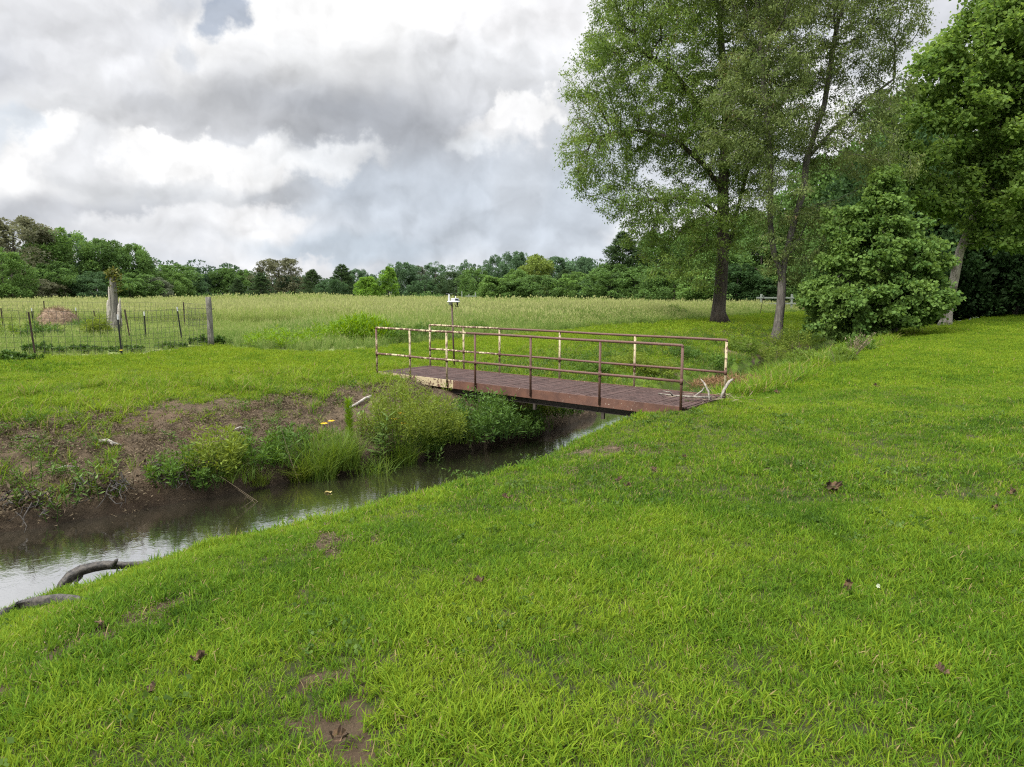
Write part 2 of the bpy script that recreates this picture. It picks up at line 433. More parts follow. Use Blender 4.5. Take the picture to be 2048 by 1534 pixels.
def deck_mat():
    m, T, b = mat_new('worn_brown_deck'); P = geopos(T)
    n = T.noise(P, 5, 6, .65); f = T.noise(P, 45, 4, .6)
    c = T.mix(T.step(n, .3, .7), (.032, .016, .013), (.066, .036, .030))
    c = T.mix(T.math('MULTIPLY', T.step(f, .5, .75), .4), c, (.16, .12, .10))
    T.put(b.inputs['Base Color'], c); b.inputs['Roughness'].default_value = .75; b.inputs['Specular IOR Level'].default_value = .25; bump(T, b, f, .5, .01); return m
M['deck'] = deck_mat()
def beam_mat():
    m, T, b = mat_new('rusty_side_beam'); P = geopos(T)
    n = T.noise(P, 3.5, 6, .65); f = T.noise(P, 30, 4, .7)
    c = T.mix(T.step(n, .3, .7), (.060, .026, .018), (.115, .052, .033))
    sp_ = T.math('MULTIPLY', T.step(T.noise(P, 24, 3, .6), .66, .69), T.step(T.noise(P, 1.3, 2), .42, .56))
    c = T.mix(T.math('MULTIPLY', sp_, .8), c, (.40, .36, .29))
    T.put(b.inputs['Base Color'], c); b.inputs['Roughness'].default_value = .6; bump(T, b, f, .3, .006); return m
M['beam'] = beam_mat(); M['girder'] = plain('dark_girder', (.05, .04, .032), .8, 0, .5)
M['greywood'] = bark_mat('weathered_wood', (.055, .052, .043), (.185, .175, .145), 14)
M['barkdark'] = bark_mat('dark_bark', (.024, .019, .015), (.078, .062, .048), 8)
M['barkgrey'] = bark_mat('grey_bark', (.036, .032, .027), (.115, .104, .090), 9)
M['barkpale'] = bark_mat('mottled_pale_bark', (.16, .14, .11), (.34, .31, .26), 5, (.10, .085, .062))
M['barkfar'] = plain('far_bark', (.075, .062, .05), .9, 0, .4, 3, None, 0)
M['drift'] = bark_mat('bleached_driftwood', (.20, .18, .15), (.42, .39, .34), 16)
M['driftdark'] = bark_mat('wet_driftwood', (.030, .026, .021), (.12, .10, .082), 14)
M['driftgrey'] = bark_mat('grey_driftwood', (.12, .105, .085), (.29, .265, .225), 16)
M['logdark'] = plain('black_wet_wood', (.060, .052, .043), .8, 0, .8, 26, (.010, .009, .008), 1.)
M['white'] = plain('white_plastic', (.46, .47, .48), .4, 0, .08, 20, None, 0)
M['black'] = plain('black_plastic', (.018, .018, .02), .45, 0, .3, 20, None, 0)
M['panel'] = plain('solar_cells', (.012, .016, .03), .15, 0, .2, 20, None, 0)
M['polebrown'] = plain('rusty_pole', (.075, .042, .030), .7, .0, .5, 14)
M['tpost'] = plain('rusty_steel_post', (.06, .032, .022), .75, 0, .6, 12); M['tpostblack'] = plain('black_steel_post', (.012, .013, .012), .55)
M['wire'] = plain('dull_fence_wire', (.085, .085, .075), .6, .5, .4, 8, None, 0)
M['yellow'] = plain('yellow_tag', (.65, .50, .05), .6, 0, .1, 10, None, 0)
M['greenrail'] = plain('weathered_rail', (.22, .25, .22), .8, 0, .3)
M['redbrown'] = plain('red_brown_timber', (.10, .042, .028), .85, 0, .5, 10)
M['hay'] = plain('old_hay', (.22, .158, .10), .95, 0, .45, 10, (.11, .068, .044), 1.)
M['straw'] = leaf_mat('dead_straw', (.10, .055, .03), (.26, .165, .085), .8, .2, .2)
M['deadleaf'] = plain('dead_leaf', (.115, .070, .034), 1., 0, .5, 18, (.045, .028, .016))
M['deadstem'] = leaf_mat('dry_stem', (.15, .12, .08), (.30, .25, .17), .8, .15, .2)

# ------------------------------------------------------------------ ground
def axis(lo, hi, fine_lo, fine_hi, d, grow):
    c = list(np.arange(fine_lo, fine_hi, d)); s = d; v = fine_hi
    while v < hi: c.append(v); s *= grow; v += s
    c.append(hi); s = d; v = fine_lo; pre = []
    while v > lo: s *= grow; v -= s; pre.append(max(v, lo))
    return np.array(pre[::-1] + c)
def build_ground():
    xs = axis(-900, 900, -13, 9, .085, 1.045); ys = axis(-60, 1500, 1.5, 21, .085, 1.035)
    X, Y = np.meshgrid(xs, ys); z, d, f, a, s = surf(X, Y)
    v = np.column_stack([X.ravel(), Y.ravel(), z]); nx, ny = len(xs), len(ys)
    i = np.arange(nx*ny).reshape(ny, nx)
    q = np.column_stack([i[:-1,:-1].ravel(), i[:-1,1:].ravel(), i[1:,1:].ravel(), i[1:,:-1].ravel()])
    me = np_mesh('ground', v, [q], True, {'dirt': d, 'field': f, 'rise': a*np.where(s > 0, 1, -1), 'wet': np.clip(1-(z+1.1)/.28, 0, 1)})
    m, T, b = mat_new('lawn_soil_and_field'); P = geopos(T)
    dn = T.noise(P, 5, 7, .65); fn = T.noise(P, 38, 5, .65); bn = T.noise(P, .5, 4, .55)
    soil = T.mix(T.step(dn, .3, .72), (.046, .034, .022), (.118, .088, .057))
    soil = T.mix(T.math('MULTIPLY', T.step(fn, .52, .72), .6), soil, (.165, .110, .075))
    soil = T.mix(T.math('MULTIPLY', T.step(T.noise(P, 1.4, 4), .52, .64), .45), soil, (.088, .054, .034))
    soil = T.mix(T.step(T.attr('rise'), 1.5, 2.6, 0, .55), soil, (.034, .021, .011)); wet = T.attr('wet'); soil = T.mix(T.math('MULTIPLY', wet, .8), soil, (.022, .017, .012))
    g = T.mix(T.step(bn, .3, .7), (.048, .088, .010), (.085, .142, .012))
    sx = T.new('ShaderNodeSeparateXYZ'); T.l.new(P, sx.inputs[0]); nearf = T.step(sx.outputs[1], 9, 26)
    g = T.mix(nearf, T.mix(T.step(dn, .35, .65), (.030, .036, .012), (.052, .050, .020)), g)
    fl = T.mix(T.step(bn, .35, .65), (.12, .17, .045), (.19, .21, .075))
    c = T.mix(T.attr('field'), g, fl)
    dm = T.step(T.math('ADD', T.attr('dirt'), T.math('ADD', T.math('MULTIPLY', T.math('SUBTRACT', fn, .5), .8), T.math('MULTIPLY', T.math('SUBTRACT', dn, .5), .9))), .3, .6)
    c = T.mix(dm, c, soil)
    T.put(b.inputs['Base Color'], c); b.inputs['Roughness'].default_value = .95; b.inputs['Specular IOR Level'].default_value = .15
    bump(T, b, T.math('ADD', T.math('MULTIPLY', dn, .5), fn), .9, .035)
    o = link('ground', me, m); tag(o, 'rolling mown lawn with creek banks and field beyond', kind='structure')
build_ground()
def build_water():
    L = []; R = []
    for x, y, h in CL:
        pass
    n = len(CL); v = []; f = []
    for i in range(n):
        a = CL[max(i-1, 0)]; c = CL[min(i+1, n-1)]; d = np.array([c[0]-a[0], c[1]-a[1]]); d /= np.hypot(*d); r = np.array([d[1], -d[0]])
        w = CL[i][2]+.75
        for k in np.linspace(-1, 1, 7): v.append((CL[i][0]+r[0]*w*k, CL[i][1]+r[1]*w*k, WATER_Z))
        if i:
            for k in range(6): f.append(((i-1)*7+k, (i-1)*7+k+1, i*7+k+1, i*7+k))
    m, T, b = mat_new('murky_creek_water'); P = geopos(T)
    c = T.mix(T.noise(P, .9, 4), (.018, .016, .010), (.032, .028, .018))
    T.put(b.inputs['Base Color'], c); b.inputs['Roughness'].default_value = .03; b.inputs['IOR'].default_value = 1.36
    b.inputs['Specular IOR Level'].default_value = .75
    rip = T.math('ADD', T.noise(P, 7, 3, .5, .6), T.math('MULTIPLY', T.noise(T.vmath('MULTIPLY', P, (1, 1.6, 1)), 26, 2, .5), .35))
    bump(T, b, rip, .07, .03)
    fr = T.new('ShaderNodeLayerWeight'); fr.inputs[0].default_value = .5
    gl = T.new('ShaderNodeBsdfGlossy'); gl.inputs['Roughness'].default_value = .04; gl.inputs[0].default_value = (.92, .94, .96, 1)
    bn_ = [n for n in T.n if n.bl_idname == 'ShaderNodeBump'][0]; T.l.new(bn_.outputs[0], gl.inputs['Normal'])
    mx = T.new('ShaderNodeMixShader'); T.put(mx.inputs[0], T.step(fr.outputs['Facing'], .15, .85, .05, .72)); T.l.new(b.outputs[0], mx.inputs[1]); T.l.new(gl.outputs[0], mx.inputs[2])
    T.l.new(mx.outputs[0], m.node_tree.nodes['Material Output'].inputs[0])
    me = np_mesh('creek_water', np.array(v), [np.array(f)], True); o = link('creek_water', me, m)
    tag(o, 'still brown creek water reflecting the sky', kind='structure')
build_water()

# ------------------------------------------------------------------ grass
def tuft_mesh(name, n, rad, h, w, lean=.5, seg=2, hv=.45, dry=.06, seed=0, heads=0.):
    r = np.random.default_rng(seed)
    ang = r.random(n)*2*np.pi; rr = rad*np.sqrt(r.random(n)); bx = rr*np.cos(ang); by = rr*np.sin(ang)
    la = r.random(n)*2*np.pi; ln = lean*(.25+r.random(n)); hh = h*(1-hv+hv*2*r.random(n)*.9); ww = w*(.6+.8*r.random(n))
    fa = la + np.pi/2 + r.normal(0, .5, n)
    V = []; lev = [0, .38, .75, 1.] if seg == 3 else [0, .55, 1.]
    for i, t in enumerate(lev):
        ox = np.cos(la)*ln*hh*t**1.8; oy = np.sin(la)*ln*hh*t**1.8; oz = hh*t*(1-.28*ln*t)
        if i < len(lev)-1:
            wd = ww*(1-.35*t)/2
            V += [np.column_stack([bx+ox-np.cos(fa)*wd, by+oy-np.sin(fa)*wd, oz]), np.column_stack([bx+ox+np.cos(fa)*wd, by+oy+np.sin(fa)*wd, oz])]
        else: V.append(np.column_stack([bx+ox, by+oy, oz]))
    k = len(V); v = np.stack(V, 1).reshape(-1, 3); base = np.arange(n)*k
    quads = np.concatenate([np.column_stack([base+2*i, base+2*i+1, base+2*i+3, base+2*i+2]) for i in range(len(lev)-2)])
    tri = np.column_stack([base+k-3, base+k-2, base+k-1])
    tint = np.repeat(r.random(n), k); dr = np.repeat((r.random(n) < dry)*1., k)
    if heads > 0:          # seed heads: a slim spindle on some blades
        idx = np.where(r.random(n) < heads)[0]; tips = V[-1][idx]; m = len(idx); o = len(v)
        L = h*.22; up = np.column_stack([np.cos(la[idx])*.25, np.sin(la[idx])*.25, np.ones(m)]); side = np.column_stack([np.cos(fa[idx]), np.sin(fa[idx]), 0*fa[idx]])*w*1.3
        hv_ = np.stack([tips-up*L*.4, tips+up*L*.1-side, tips+up*L*.7, tips+up*L*.1+side], 1).reshape(-1, 3)
        hb = o+np.arange(m)*4; quads = np.concatenate([quads, np.column_stack([hb, hb+1, hb+2, hb+3])])
        v = np.concatenate([v, hv_]); tint = np.concatenate([tint, np.repeat(r.random(m), 4)]); dr = np.concatenate([dr, np.ones(4*m)])
    return np_mesh(name, v, [quads, tri], False, {'tint': tint, 'dryness': dr})
def broad_tuft_mesh(name, n, rad, h, L, W, seed=0):
    """low leafy weed: stalked leaves at many heights"""
    r = np.random.default_rng(seed)
    p = np.column_stack([r.normal(0, rad*.5, n), r.normal(0, rad*.5, n), h*r.random(n)**.8])
    return leaf_quads(name, p, r.normal(0, 1, (n, 3))+[0, 0, .35], L, W, r, extra={'dryness': np.zeros(n)})
def leaf_quads(name, p, d, L, W, r, extra=None, nrm_up=.6, lv=.5, fold=False, tintv=None):
    n = len(p); d = d/np.linalg.norm(d, axis=1, keepdims=True)
    ref = r.normal(0, 1, (n, 3)); ref[:, 2] += nrm_up*2
    s = np.cross(d, ref); s /= np.linalg.norm(s, axis=1, keepdims=True)+1e-9
    sz = (1-lv/2+lv*r.random(n))[:, None]; l = L*sz; w = W*sz
    if not fold:
        v = np.stack([p, p+d*l*.45+s*w*.5, p+d*l, p+d*l*.45-s*w*.5], 1).reshape(-1, 3); k = 4
        b = np.arange(n)*4; faces = [np.column_stack([b, b+1, b+2, b+3])]
    else:                   # lobed leaf of two halves meeting at a raised rib
        nn = np.cross(s, d); 
        v = np.stack([p, p+d*l*.30+s*w*.52+nn*w*.12, p+d*l*.72+s*w*.34+nn*w*.06, p+d*l-nn*l*.12, p+d*l*.72-s*w*.34+nn*w*.06, p+d*l*.30-s*w*.52+nn*w*.12, p+d*l*.5], 1).reshape(-1, 3); k = 7
        b = np.arange(n)*7; faces = [np.column_stack([b, b+1, b+6]), np.column_stack([b+1, b+2, b+3]), np.column_stack([b+1, b+3, b+6]), np.column_stack([b+3, b+4, b+5]), np.column_stack([b+3, b+5, b+6]), np.column_stack([b+5, b, b+6])]
    at = {'tint': np.repeat(r.random(n) if tintv is None else tintv, k)}
    for q, val in (extra or {}).items(): at[q] = np.repeat(val, k)
    return np_mesh(name, v, faces, False, at)

def scatter(name, pts, scl, rot, patch, sources, label):
    """plants nobody could count: one object whose points carry the tufts"""
    n = len(pts); me = bpy.data.meshes.new(name); me.vertices.add(n); me.vertices.foreach_set('co', np.ascontiguousarray(pts, np.float32).ravel())
    for k, t, f, val in (('scl', 'FLOAT', 'value', scl), ('patch', 'FLOAT', 'value', patch), ('rot', 'FLOAT_VECTOR', 'vector', rot), ('var', 'INT', 'value', RNG.integers(0, len(sources), n))):
        a = me.attributes.new(k, t, 'POINT'); a.data.foreach_set(f, np.ascontiguousarray(val, np.int32 if t == 'INT' else np.float32).ravel())
    me.update()
    o = bpy.data.objects.new(name, me); COL.objects.link(o); tag(o, label, kind='stuff')
    g = bpy.data.node_groups.new(name, 'GeometryNodeTree'); N = g.nodes; Lk = g.links
    g.interface.new_socket('Geometry', in_out='INPUT', socket_type='NodeSocketGeometry'); g.interface.new_socket('Geometry', in_out='OUTPUT', socket_type='NodeSocketGeometry')
    gi = N.new('NodeGroupInput'); go = N.new('NodeGroupOutput'); iop = N.new('GeometryNodeInstanceOnPoints'); jn = N.new('GeometryNodeJoinGeometry')
    for s_ in sources:
        oi = N.new('GeometryNodeObjectInfo'); oi.inputs[0].default_value = s_; oi.inputs['As Instance'].default_value = True; Lk.new(oi.outputs['Geometry'], jn.inputs[0])
    def na(nm, dt):
        q = N.new('GeometryNodeInputNamedAttribute'); q.data_type = dt; q.inputs[0].default_value = nm; return q.outputs[0]
    e = N.new('FunctionNodeEulerToRotation'); Lk.new(na('rot', 'FLOAT_VECTOR'), e.inputs[0])
    Lk.new(gi.outputs[0], iop.inputs['Points']); Lk.new(jn.outputs[0], iop.inputs['Instance']); iop.inputs['Pick Instance'].default_value = True
    Lk.new(na('var', 'INT'), iop.inputs['Instance Index']); Lk.new(e.outputs[0], iop.inputs['Rotation']); Lk.new(na('scl', 'FLOAT'), iop.inputs['Scale'])
    Lk.new(iop.outputs[0], go.inputs[0])
    md = o.modifiers.new('tufts', 'NODES'); md.node_group = g
    return o
def src(meshes, mat):
    out = []
    for me in meshes:
        if not me.materials: me.materials.append(mat)
        out.append(bpy.data.objects.new(me.name, me))
    return out
def wedge(y0, y1, dens, margin=2.0, k=.80, xlo=-1e9, xhi=1e9):
    A = k*(y1*y1-y0*y0)+2*margin*(y1-y0); n = int(A*dens)
    y = np.sqrt(RNG.random(n)*(y1*y1-y0*y0)+y0*y0); x = (RNG.random(n)*2-1)*(k*y+margin)
    m = (x > xlo) & (x < xhi); return x[m], y[m]
def on_bridge(x, y):
    px, py = x-BR[0], y-BR[1]; t = px*BD[0]+py*BD[1]; w = px*BN[0]+py*BN[1]
    return (t > -.16) & (t < 8.0) & (w > np.where(t > 4.6, -.5, -.10)) & (w < 1.85)
def spin(n, tilt=.15): return np.column_stack([RNG.normal(0, tilt, n), RNG.normal(0, tilt, n), RNG.random(n)*6.283])
GM = grass_mat('lawn_grass', (.026, .064, .008), (.080, .162, .010), (.172, .242, .016), (.25, .20, .085))
def lawn(y0, y1, dens, meshes, s0, s1, big):
    x, y = wedge(y0, y1, dens); z, d, f, a, s = surf(x, y)
    keep = (RNG.random(len(x)) > sstep(d+(fbm(x, y, 9, 2)-.5)*.9, .3, .8)*.9) & (RNG.random(len(x)) > f) & (a > np.where(s > 0, .25, 1.4)) & ~on_bridge(x, y)
    clump = fbm(x+3, y+8, 2.1, 3)
    keep &= RNG.random(len(x)) < .42+1.15*clump
    x, y, z, a, s, d = (q[keep] for q in (x, y, z, a, s, d)); n = len(x)
    edge = (s > 0)*sstep(a, 1.7, .5)
    patch = .40*fbm(x, y, .33, 3)+.6*fbm(x-9, y+2, 1.6, 3)+.25*RNG.random(n)-.08 + .16*sstep(y, 10, 20) - .06*sstep(x, 2, 12)*sstep(y, 14, 4) + .10*(s < 0)  # also lightens far lawn and dims near right, standing in for light and shade
    scl = (s0+(s1-s0)*RNG.random(n))*(.65+.7*fbm(x+30, y, 1.7, 2))*(1+.5*edge*RNG.random(n))
    scatter('mown_grass', np.column_stack([x, y, z-.006]), scl, spin(n, .22), patch, src(meshes, GM), 'short bright green mown grass with coarse blades')
lawn(1.6, 6.5, 950, [tuft_mesh('near_tuft', 16, .055, .052, .0052, .85, 3, .6, .06, i) for i in range(8)], .6, 1.3, 0)
lawn(6.5, 15, 340, [tuft_mesh('mid_tuft', 22, .09, .048, .0075, .9, 2, .6, .06, 20+i) for i in range(6)], .6, 1.3, 0)
lawn(15, 34, 85, [tuft_mesh('lawn_patch', 60, .22, .050, .013, .7, 2, .5, .02, 40+i) for i in range(6)], .75, 1.15, 1)
lawn(34, 78, 13, [tuft_mesh('far_lawn_patch', 90, .44, .055, .03, .7, 2, .5, .01, 60+i) for i in range(5)], .8, 1.2, 1)
FM = grass_mat('field_grass', (.085, .160, .030), (.175, .245, .056), (.265, .305, .085), (.290, .310, .120), .7, .42)
def field(y0, y1, dens, meshes, s0, s1):
    x, y = wedge(y0, y1, dens, 4); z, d, f, a, s = surf(x, y)
    keep = (f > .5) & (s < 0) & (RNG.random(len(x)) < .5+.9*fbm(x, y, .9, 2))
    pen = (x < -9.4) & (y < 33)
    x, y, z, pen = (q[keep] for q in (x, y, z, pen)); n = len(x)
    edge = sstep(y-field_edge(x), .1, 6)
    patch = .75*fbm(x*.5, y, .16, 4)+.25*RNG.random(n)+.10*edge-.10
    scl = (s0+(s1-s0)*RNG.random(n))*(.5+.5*edge)*(.7+.6*fbm(x+9, y, .25, 2))*np.where(pen, .5, 1)
    scatter('tall_field_grass', np.column_stack([x, y, z-.01]), scl, spin(n, .12), patch, src(meshes, FM), 'tall unmown meadow grass going to seed')
field(10, 34, 34, [tuft_mesh('meadow_tuft', 28, .16, .66, .010, .42, 3, .5, .05, 80+i, .12) for i in range(6)], .7, 1.15)
field(34, 70, 9, [tuft_mesh('meadow_patch', 54, .36, .68, .022, .4, 2, .5, .05, 90+i, .12) for i in range(5)], .75, 1.15)
field(70, 150, 2.2, [tuft_mesh('far_meadow_patch', 80, .8, .72, .05, .38, 2, .5, .05, 100+i, .12) for i in range(5)], .8, 1.2)

# weeds on the banks
BM = leaf_mat('bank_weed_leaves', (.036, .078, .014), (.095, .155, .028), .55, .35, .25)
def lawn_weeds():
    x, y = wedge(1.6, 13, 26, 1); z, d, f, a, s = surf(x, y)
    keep = (s > 0) & (a > .8) & (RNG.random(len(x)) < sstep(fbm(x+11, y-4, 1.1, 3), .50, .68)) & (d < .6); x, y, z = x[keep], y[keep], z[keep]; n = len(x)
    scatter('lawn_weeds', np.column_stack([x, y, z+.004]), .6+.7*RNG.random(n), spin(n, .1), RNG.random(n), src([broad_tuft_mesh('clover_patch', 26, .07, .042, .030, .022, 60+i) for i in range(4)], BM), 'small clover and broad leaved weeds among the mown grass')
lawn_weeds()
def banks():
    x, y = wedge(3, 42, 26, 2, .8, -16, 30); z, d, f, a, s = surf(x, y)
    n2 = fbm(x+70, y, .75, 3)
    near = y < 16
    p = np.where(s < 0, np.where(near, sstep(n2+.10*sstep(x, -5, -2.5), .53, .68)*sstep(a, 2.4, 1.0)*.7+.03*(d > .4), sstep(a, 4.5, 2.5)*(.25+sstep(n2, .35, .6))), sstep(a, 1.0, .3)*.25*(x > -2.5))
    keep = (a > .06) & (a < 4.6) & (RNG.random(len(x)) < p*np.where(y > 15.5, 1-.9*d, 1)) & ~on_bridge(x, y)
    x, y, z = x[keep], y[keep], z[keep]; n = len(x)
    sc = .4+.75*RNG.random(n)
    scatter('bank_weeds', np.column_stack([x, y, z-.01]), sc, spin(n, .15), RNG.random(n), src([broad_tuft_mesh('leafy_weed', 70, .16, .22, .055, .020, i) for i in range(5)], BM), 'low leafy weeds creeping over the creek banks')
    x, y = wedge(3, 42, 42, 2, .8, -16, 30); z, d, f, a, s = surf(x, y); n2 = fbm(x+20, y+31, .9, 3)
    p = np.where(s < 0, np.where(y < 16, sstep(n2+.12*sstep(x, -5, -2.5), .52, .68)*.8+.16*sstep(a, 1.2, 2.4), sstep(a, 6, 3)*(.3+sstep(n2, .4, .6))), np.where(y > 15.5, sstep(a, 2.6, 1.4)*.95, sstep(a, 1.1, .35)*.5))
    keep = (a > .1) & (a < 5) & (RNG.random(len(x)) < p*np.where(y > 15.5, 1-.95*d, 1)) & ~on_bridge(x, y)
    x, y, z, s = x[keep], y[keep], z[keep], s[keep]; n = len(x)
    sc = (.5+.8*RNG.random(n))*np.where(s > 0, np.where(y > 15.5, 1.7, .55), 1)
    scatter('bank_grass', np.column_stack([x, y, z-.01]), sc, spin(n, .2), .25+.5*fbm(x, y, .8, 2)+.2*RNG.random(n), src([tuft_mesh('bank_tuft', 18, .07, .22, .009, .9, 3, .5, .10, 120+i) for i in range(6)], GM), 'longer unmown grass along the creek banks')
    # leaf litter and twigs on the bare bank
    x, y = wedge(4, 20, 240, 1, .8, -14, 12); z, d, f, a, s = surf(x, y)
    keep = (((s < 0) & (d > .35)) | ((d > .45) & (y < 13))) & (a > .02) & (RNG.random(len(x)) < .25+.9*sstep(fbm(x-3, y, 1.1, 3), .42, .6)); x, y, z = x[keep], y[keep], z[keep]; n = len(x)
    r = np.random.default_rng(3)
    lit = [leaf_quads('litter', np.column_stack([r.normal(0, .09, 16), r.normal(0, .09, 16), .012+.02*r.random(16)]), r.normal(0, 1, (16, 3))*[1, 1, .3], .040, .012, r, {'dryness': np.zeros(16)}, 1.) for _ in range(5)]
    lm = leaf_mat('leaf_litter', (.048, .035, .020), (.165, .130, .082), .85, .1, .2)
    scatter('leaf_litter', np.column_stack([x, y, z]), (.6+.8*RNG.random(n))*np.where(s[keep] > 0, .55, 1), spin(n, .1), RNG.random(n), src(lit, lm), 'dead leaves and straw on the bare soil bank')
banks()

# ------------------------------------------------------------------ footbridge
def build_bridge():
    root = empty('footbridge', (BR[0], BR[1], .03), 'narrow steel footbridge with rusty brown deck and flaking pipe railings over the creek', 'footbridge')
    L, Wd, H = 7.86, 1.73, 1.07; slope = .06/7.8
    def P(t, w, z): # t along, w across from the near rail
        q = BD*t+BN*w; return Vector((q[0], q[1], z+slope*t))
    rotz = Matrix.Rotation(math.atan2(BD[1], BD[0]), 3, 'Z') @ Matrix.Rotation(-slope, 3, 'Y')
    def part(mb, name, mat, parent=root, smooth=False, bevel=0): return mb.build(name, mat, parent, smooth, bevel)
    b = MB(); t = -.14; i = 0
    r = random.Random(3)
    while t < L+.02:
        wd = .052; gap = .011 if i % 31 else .03
        b.box(P(t+wd/2, Wd/2+r.uniform(-.006, .006), -.011+r.uniform(-.003, .003)), (wd, Wd-.05, .022), rotz); t += wd+gap; i += 1
    part(b, 'deck', M['deck'], bevel=0)
    for w, s in ((-.012, -1), (Wd+.012, 1)):
        # channel: web with two flanges turned inwards; the far end of the near one keeps its cream paint
        for t0, t1, mt in ((-.02, 5.35, M['beam']), (5.35, L, M['cream'] if s < 0 else M['beam'])):
            b = MB(); c = (t0+t1)/2; l = t1-t0
            b.box(P(c, w, -.083), (l, .012, .185), rotz); b.box(P(c, w-s*.036, -.170), (l, .06, .010), rotz)
            o = part(b, 'side_beam', mt, bevel=.003)
            if mt is M['cream']: o['label'] = 'cream painted end of the side beam'
        b = MB(); c = L/2-.1
        b.box(P(c, w-s*.17, -.235), (L-.9, .014, .12), rotz); b.box(P(c, w-s*.17, -.300), (L-.9, .11, .012), rotz); b.box(P(c, w-s*.17, -.178), (L-.9, .11, .010), rotz)
        part(b, 'girder', M['girder'])
    near = [0, 1.62, 3.22, 4.69, 5.52, 6.68, 7.83]; far = [-.10, 1.84, 3.72, 5.46, 6.62, 7.80]
    for w, ts in ((-.03, near), (Wd+.03, far)):
        top = H; rr = .0245
        for k, t in enumerate(ts):
            isnear = w < 0
            mt = (M['rust'] if k < 4 else M['cream' if k < 6 else 'halfcream']) if isnear else (M['cream'] if k != 3 else M['halfcream'])
            b = MB(); z0 = -.13 if isnear else -.05
            b.tube([P(t, w, z0), P(t, w, top-.02)], rr*.96, 12)
            o = part(b, 'post', mt, smooth=True)
            if mt is M['cream']: o['label'] = 'railing post with flaking cream paint'
            b = MB(); b.tube([P(t, w, .40), P(t, w, .50)], rr*1.2, 12); part(b, 'collar', M['rust'], o, True)
            if isnear and 1 <= k <= 3:
                b = MB(); b.box(P(t, w+.15, -.36), (.06, .05, .13), rotz); part(b, 'bracket', M['girder'], bevel=.003)
        # top and middle pipes in painted and bare lengths
        a, z = ts[0], ts[-1]
        for zz, off in ((top, 0), (.45, 0)):
            cut = 4.9 if w < 0 else 5.46
            for t0, t1, mt in ((a, cut, M['rust']), (cut, z, M['halfcream'])):
                b = MB(); n = 6
                pts = [P(t0+(t1-t0)*i/n, w, zz+.004*math.sin(i*1.7)) for i in range(n+1)]
                if zz == top and t0 == a: pts = [P(a, w, zz-.03), P(a-.002, w, zz-.01), P(a+.015, w, zz+.003)]+pts[1:]
                if zz == top and t1 == z: pts = pts[:-1]+[P(z-.015, w, zz+.003), P(z+.002, w, zz-.01), P(z, w, zz-.03)]
                b.tube(pts, rr, 12); part(b, 'top_rail' if zz == top else 'middle_rail', mt, smooth=True)
build_bridge()

# ------------------------------------------------------------------ weather station on its pole
def build_station():
    x, y = xat(909, 18.3, .1), 18.3; z = gz(x, y)
    root = empty('weather_station', (x, y, z-.02), 'white weather station on a thin rusty pole on the lawn behind the footbridge', 'weather station')
    h = zat(604, y)-z+.02; tilt = -.055
    b = MB(); b.tube([(0, 0, -.1), (tilt, 0, h)], .024, 10); b.build('pole', M['polebrown'], root, True)
    c = Vector((tilt+.05, 0, h))
    b = MB(); n = 24           # tray: a rounded oblong dish
    prof = [(.10, -.012), (.17, -.010), (.178, .012), (.150, .030)]
    b.lathe(prof, c, n); b.add([c+Vector((.15*math.cos(2*math.pi*k/n), .15*math.sin(2*math.pi*k/n), .03)) for k in range(n)], [tuple(range(n))])
    b.add([c+Vector((.10*math.cos(-2*math.pi*k/n), .10*math.sin(-2*math.pi*k/n), -.012)) for k in range(n)], [tuple(range(n))])
    b.box(c+Vector((.035, 0, .062)), (.19, .17, .075)); b.build('housing', M['white'], root, False, .008)
    b = MB(); b.box(c+Vector((.128, -.01, .068)), (.10, .12, .008), Matrix.Rotation(.55, 3, 'Y')); b.box(c+Vector((.085, -.088, .066)), (.075, .006, .055)); b.build('solar_panel', M['panel'], root, False, .002)
    b = MB(); b.lathe([(.001, .20), (.018, .20), (.022, .17), (.032, .03)], c+Vector((-.118, 0, 0)), 14); m = b.build('anemometer_mast', M['white'], root, True)
    b = MB()
    for k in range(3):
        a = k*2.094+.5; q = c+Vector((-.118, 0, .215)); e = q+Vector((math.cos(a)*.075, math.sin(a)*.075, 0))
        b.tube([q, e], .005, 6); b.lathe([(.001, .018), (.02, .012), (.027, 0), (.022, 0), (.001, .012)], e-Vector((0, 0, .006)), 10)
    b.lathe([(.001, .225), (.014, .22), (.016, .20), (.001, .20)], c+Vector((-.118, 0, 0)), 10); b.build('wind_cup', M['black'], m, False)
    b = MB(); b.lathe([(.001, .16), (.008, .16), (.010, .09)], c+Vector((.05, .03, 0)), 10); b.build('antenna', M['white'], root, True)
    b = MB(); b.lathe([(.055, -.01), (.05, -.05), (.028, -.085), (.001, -.088)], c+Vector((-.085, 0, 0)), 16); b.build('rain_funnel', M['white'], root, True)
    b = MB(); b.lathe([(.026, -.01), (.024, -.07), (.012, -.085), (.008, -.13), (.001, -.13)], c+Vector((.10, 0, 0)), 12); m = b.build('vane_hub', M['black'], root, True)
    q = c+Vector((.10, 0, -.12)); b = MB()
    b.tube([q+Vector((.05, 0, .005)), q-Vector((.07, 0, 0))], .006, 6)
    b.add([q+Vector(v) for v in ((-.03,-.003,-.01),(-.085,-.003,.055),(-.06,-.003,.055),(-.02,-.003,0),(-.06,-.003,-.075),(-.085,-.003,-.075), (-.03,.003,-.01),(-.085,.003,.055),(-.06,.003,.055),(-.02,.003,0),(-.06,.003,-.075),(-.085,.003,-.075))],
          [(0,1,2,3),(0,3,4,5),(9,8,7,6),(11,10,9,6),(1,7,8,2),(2,8,9,3),(3,9,10,4),(4,10,11,5),(0,6,7,1),(5,11,6,0)])
    b.build('wind_vane', M['black'], m)
build_station()

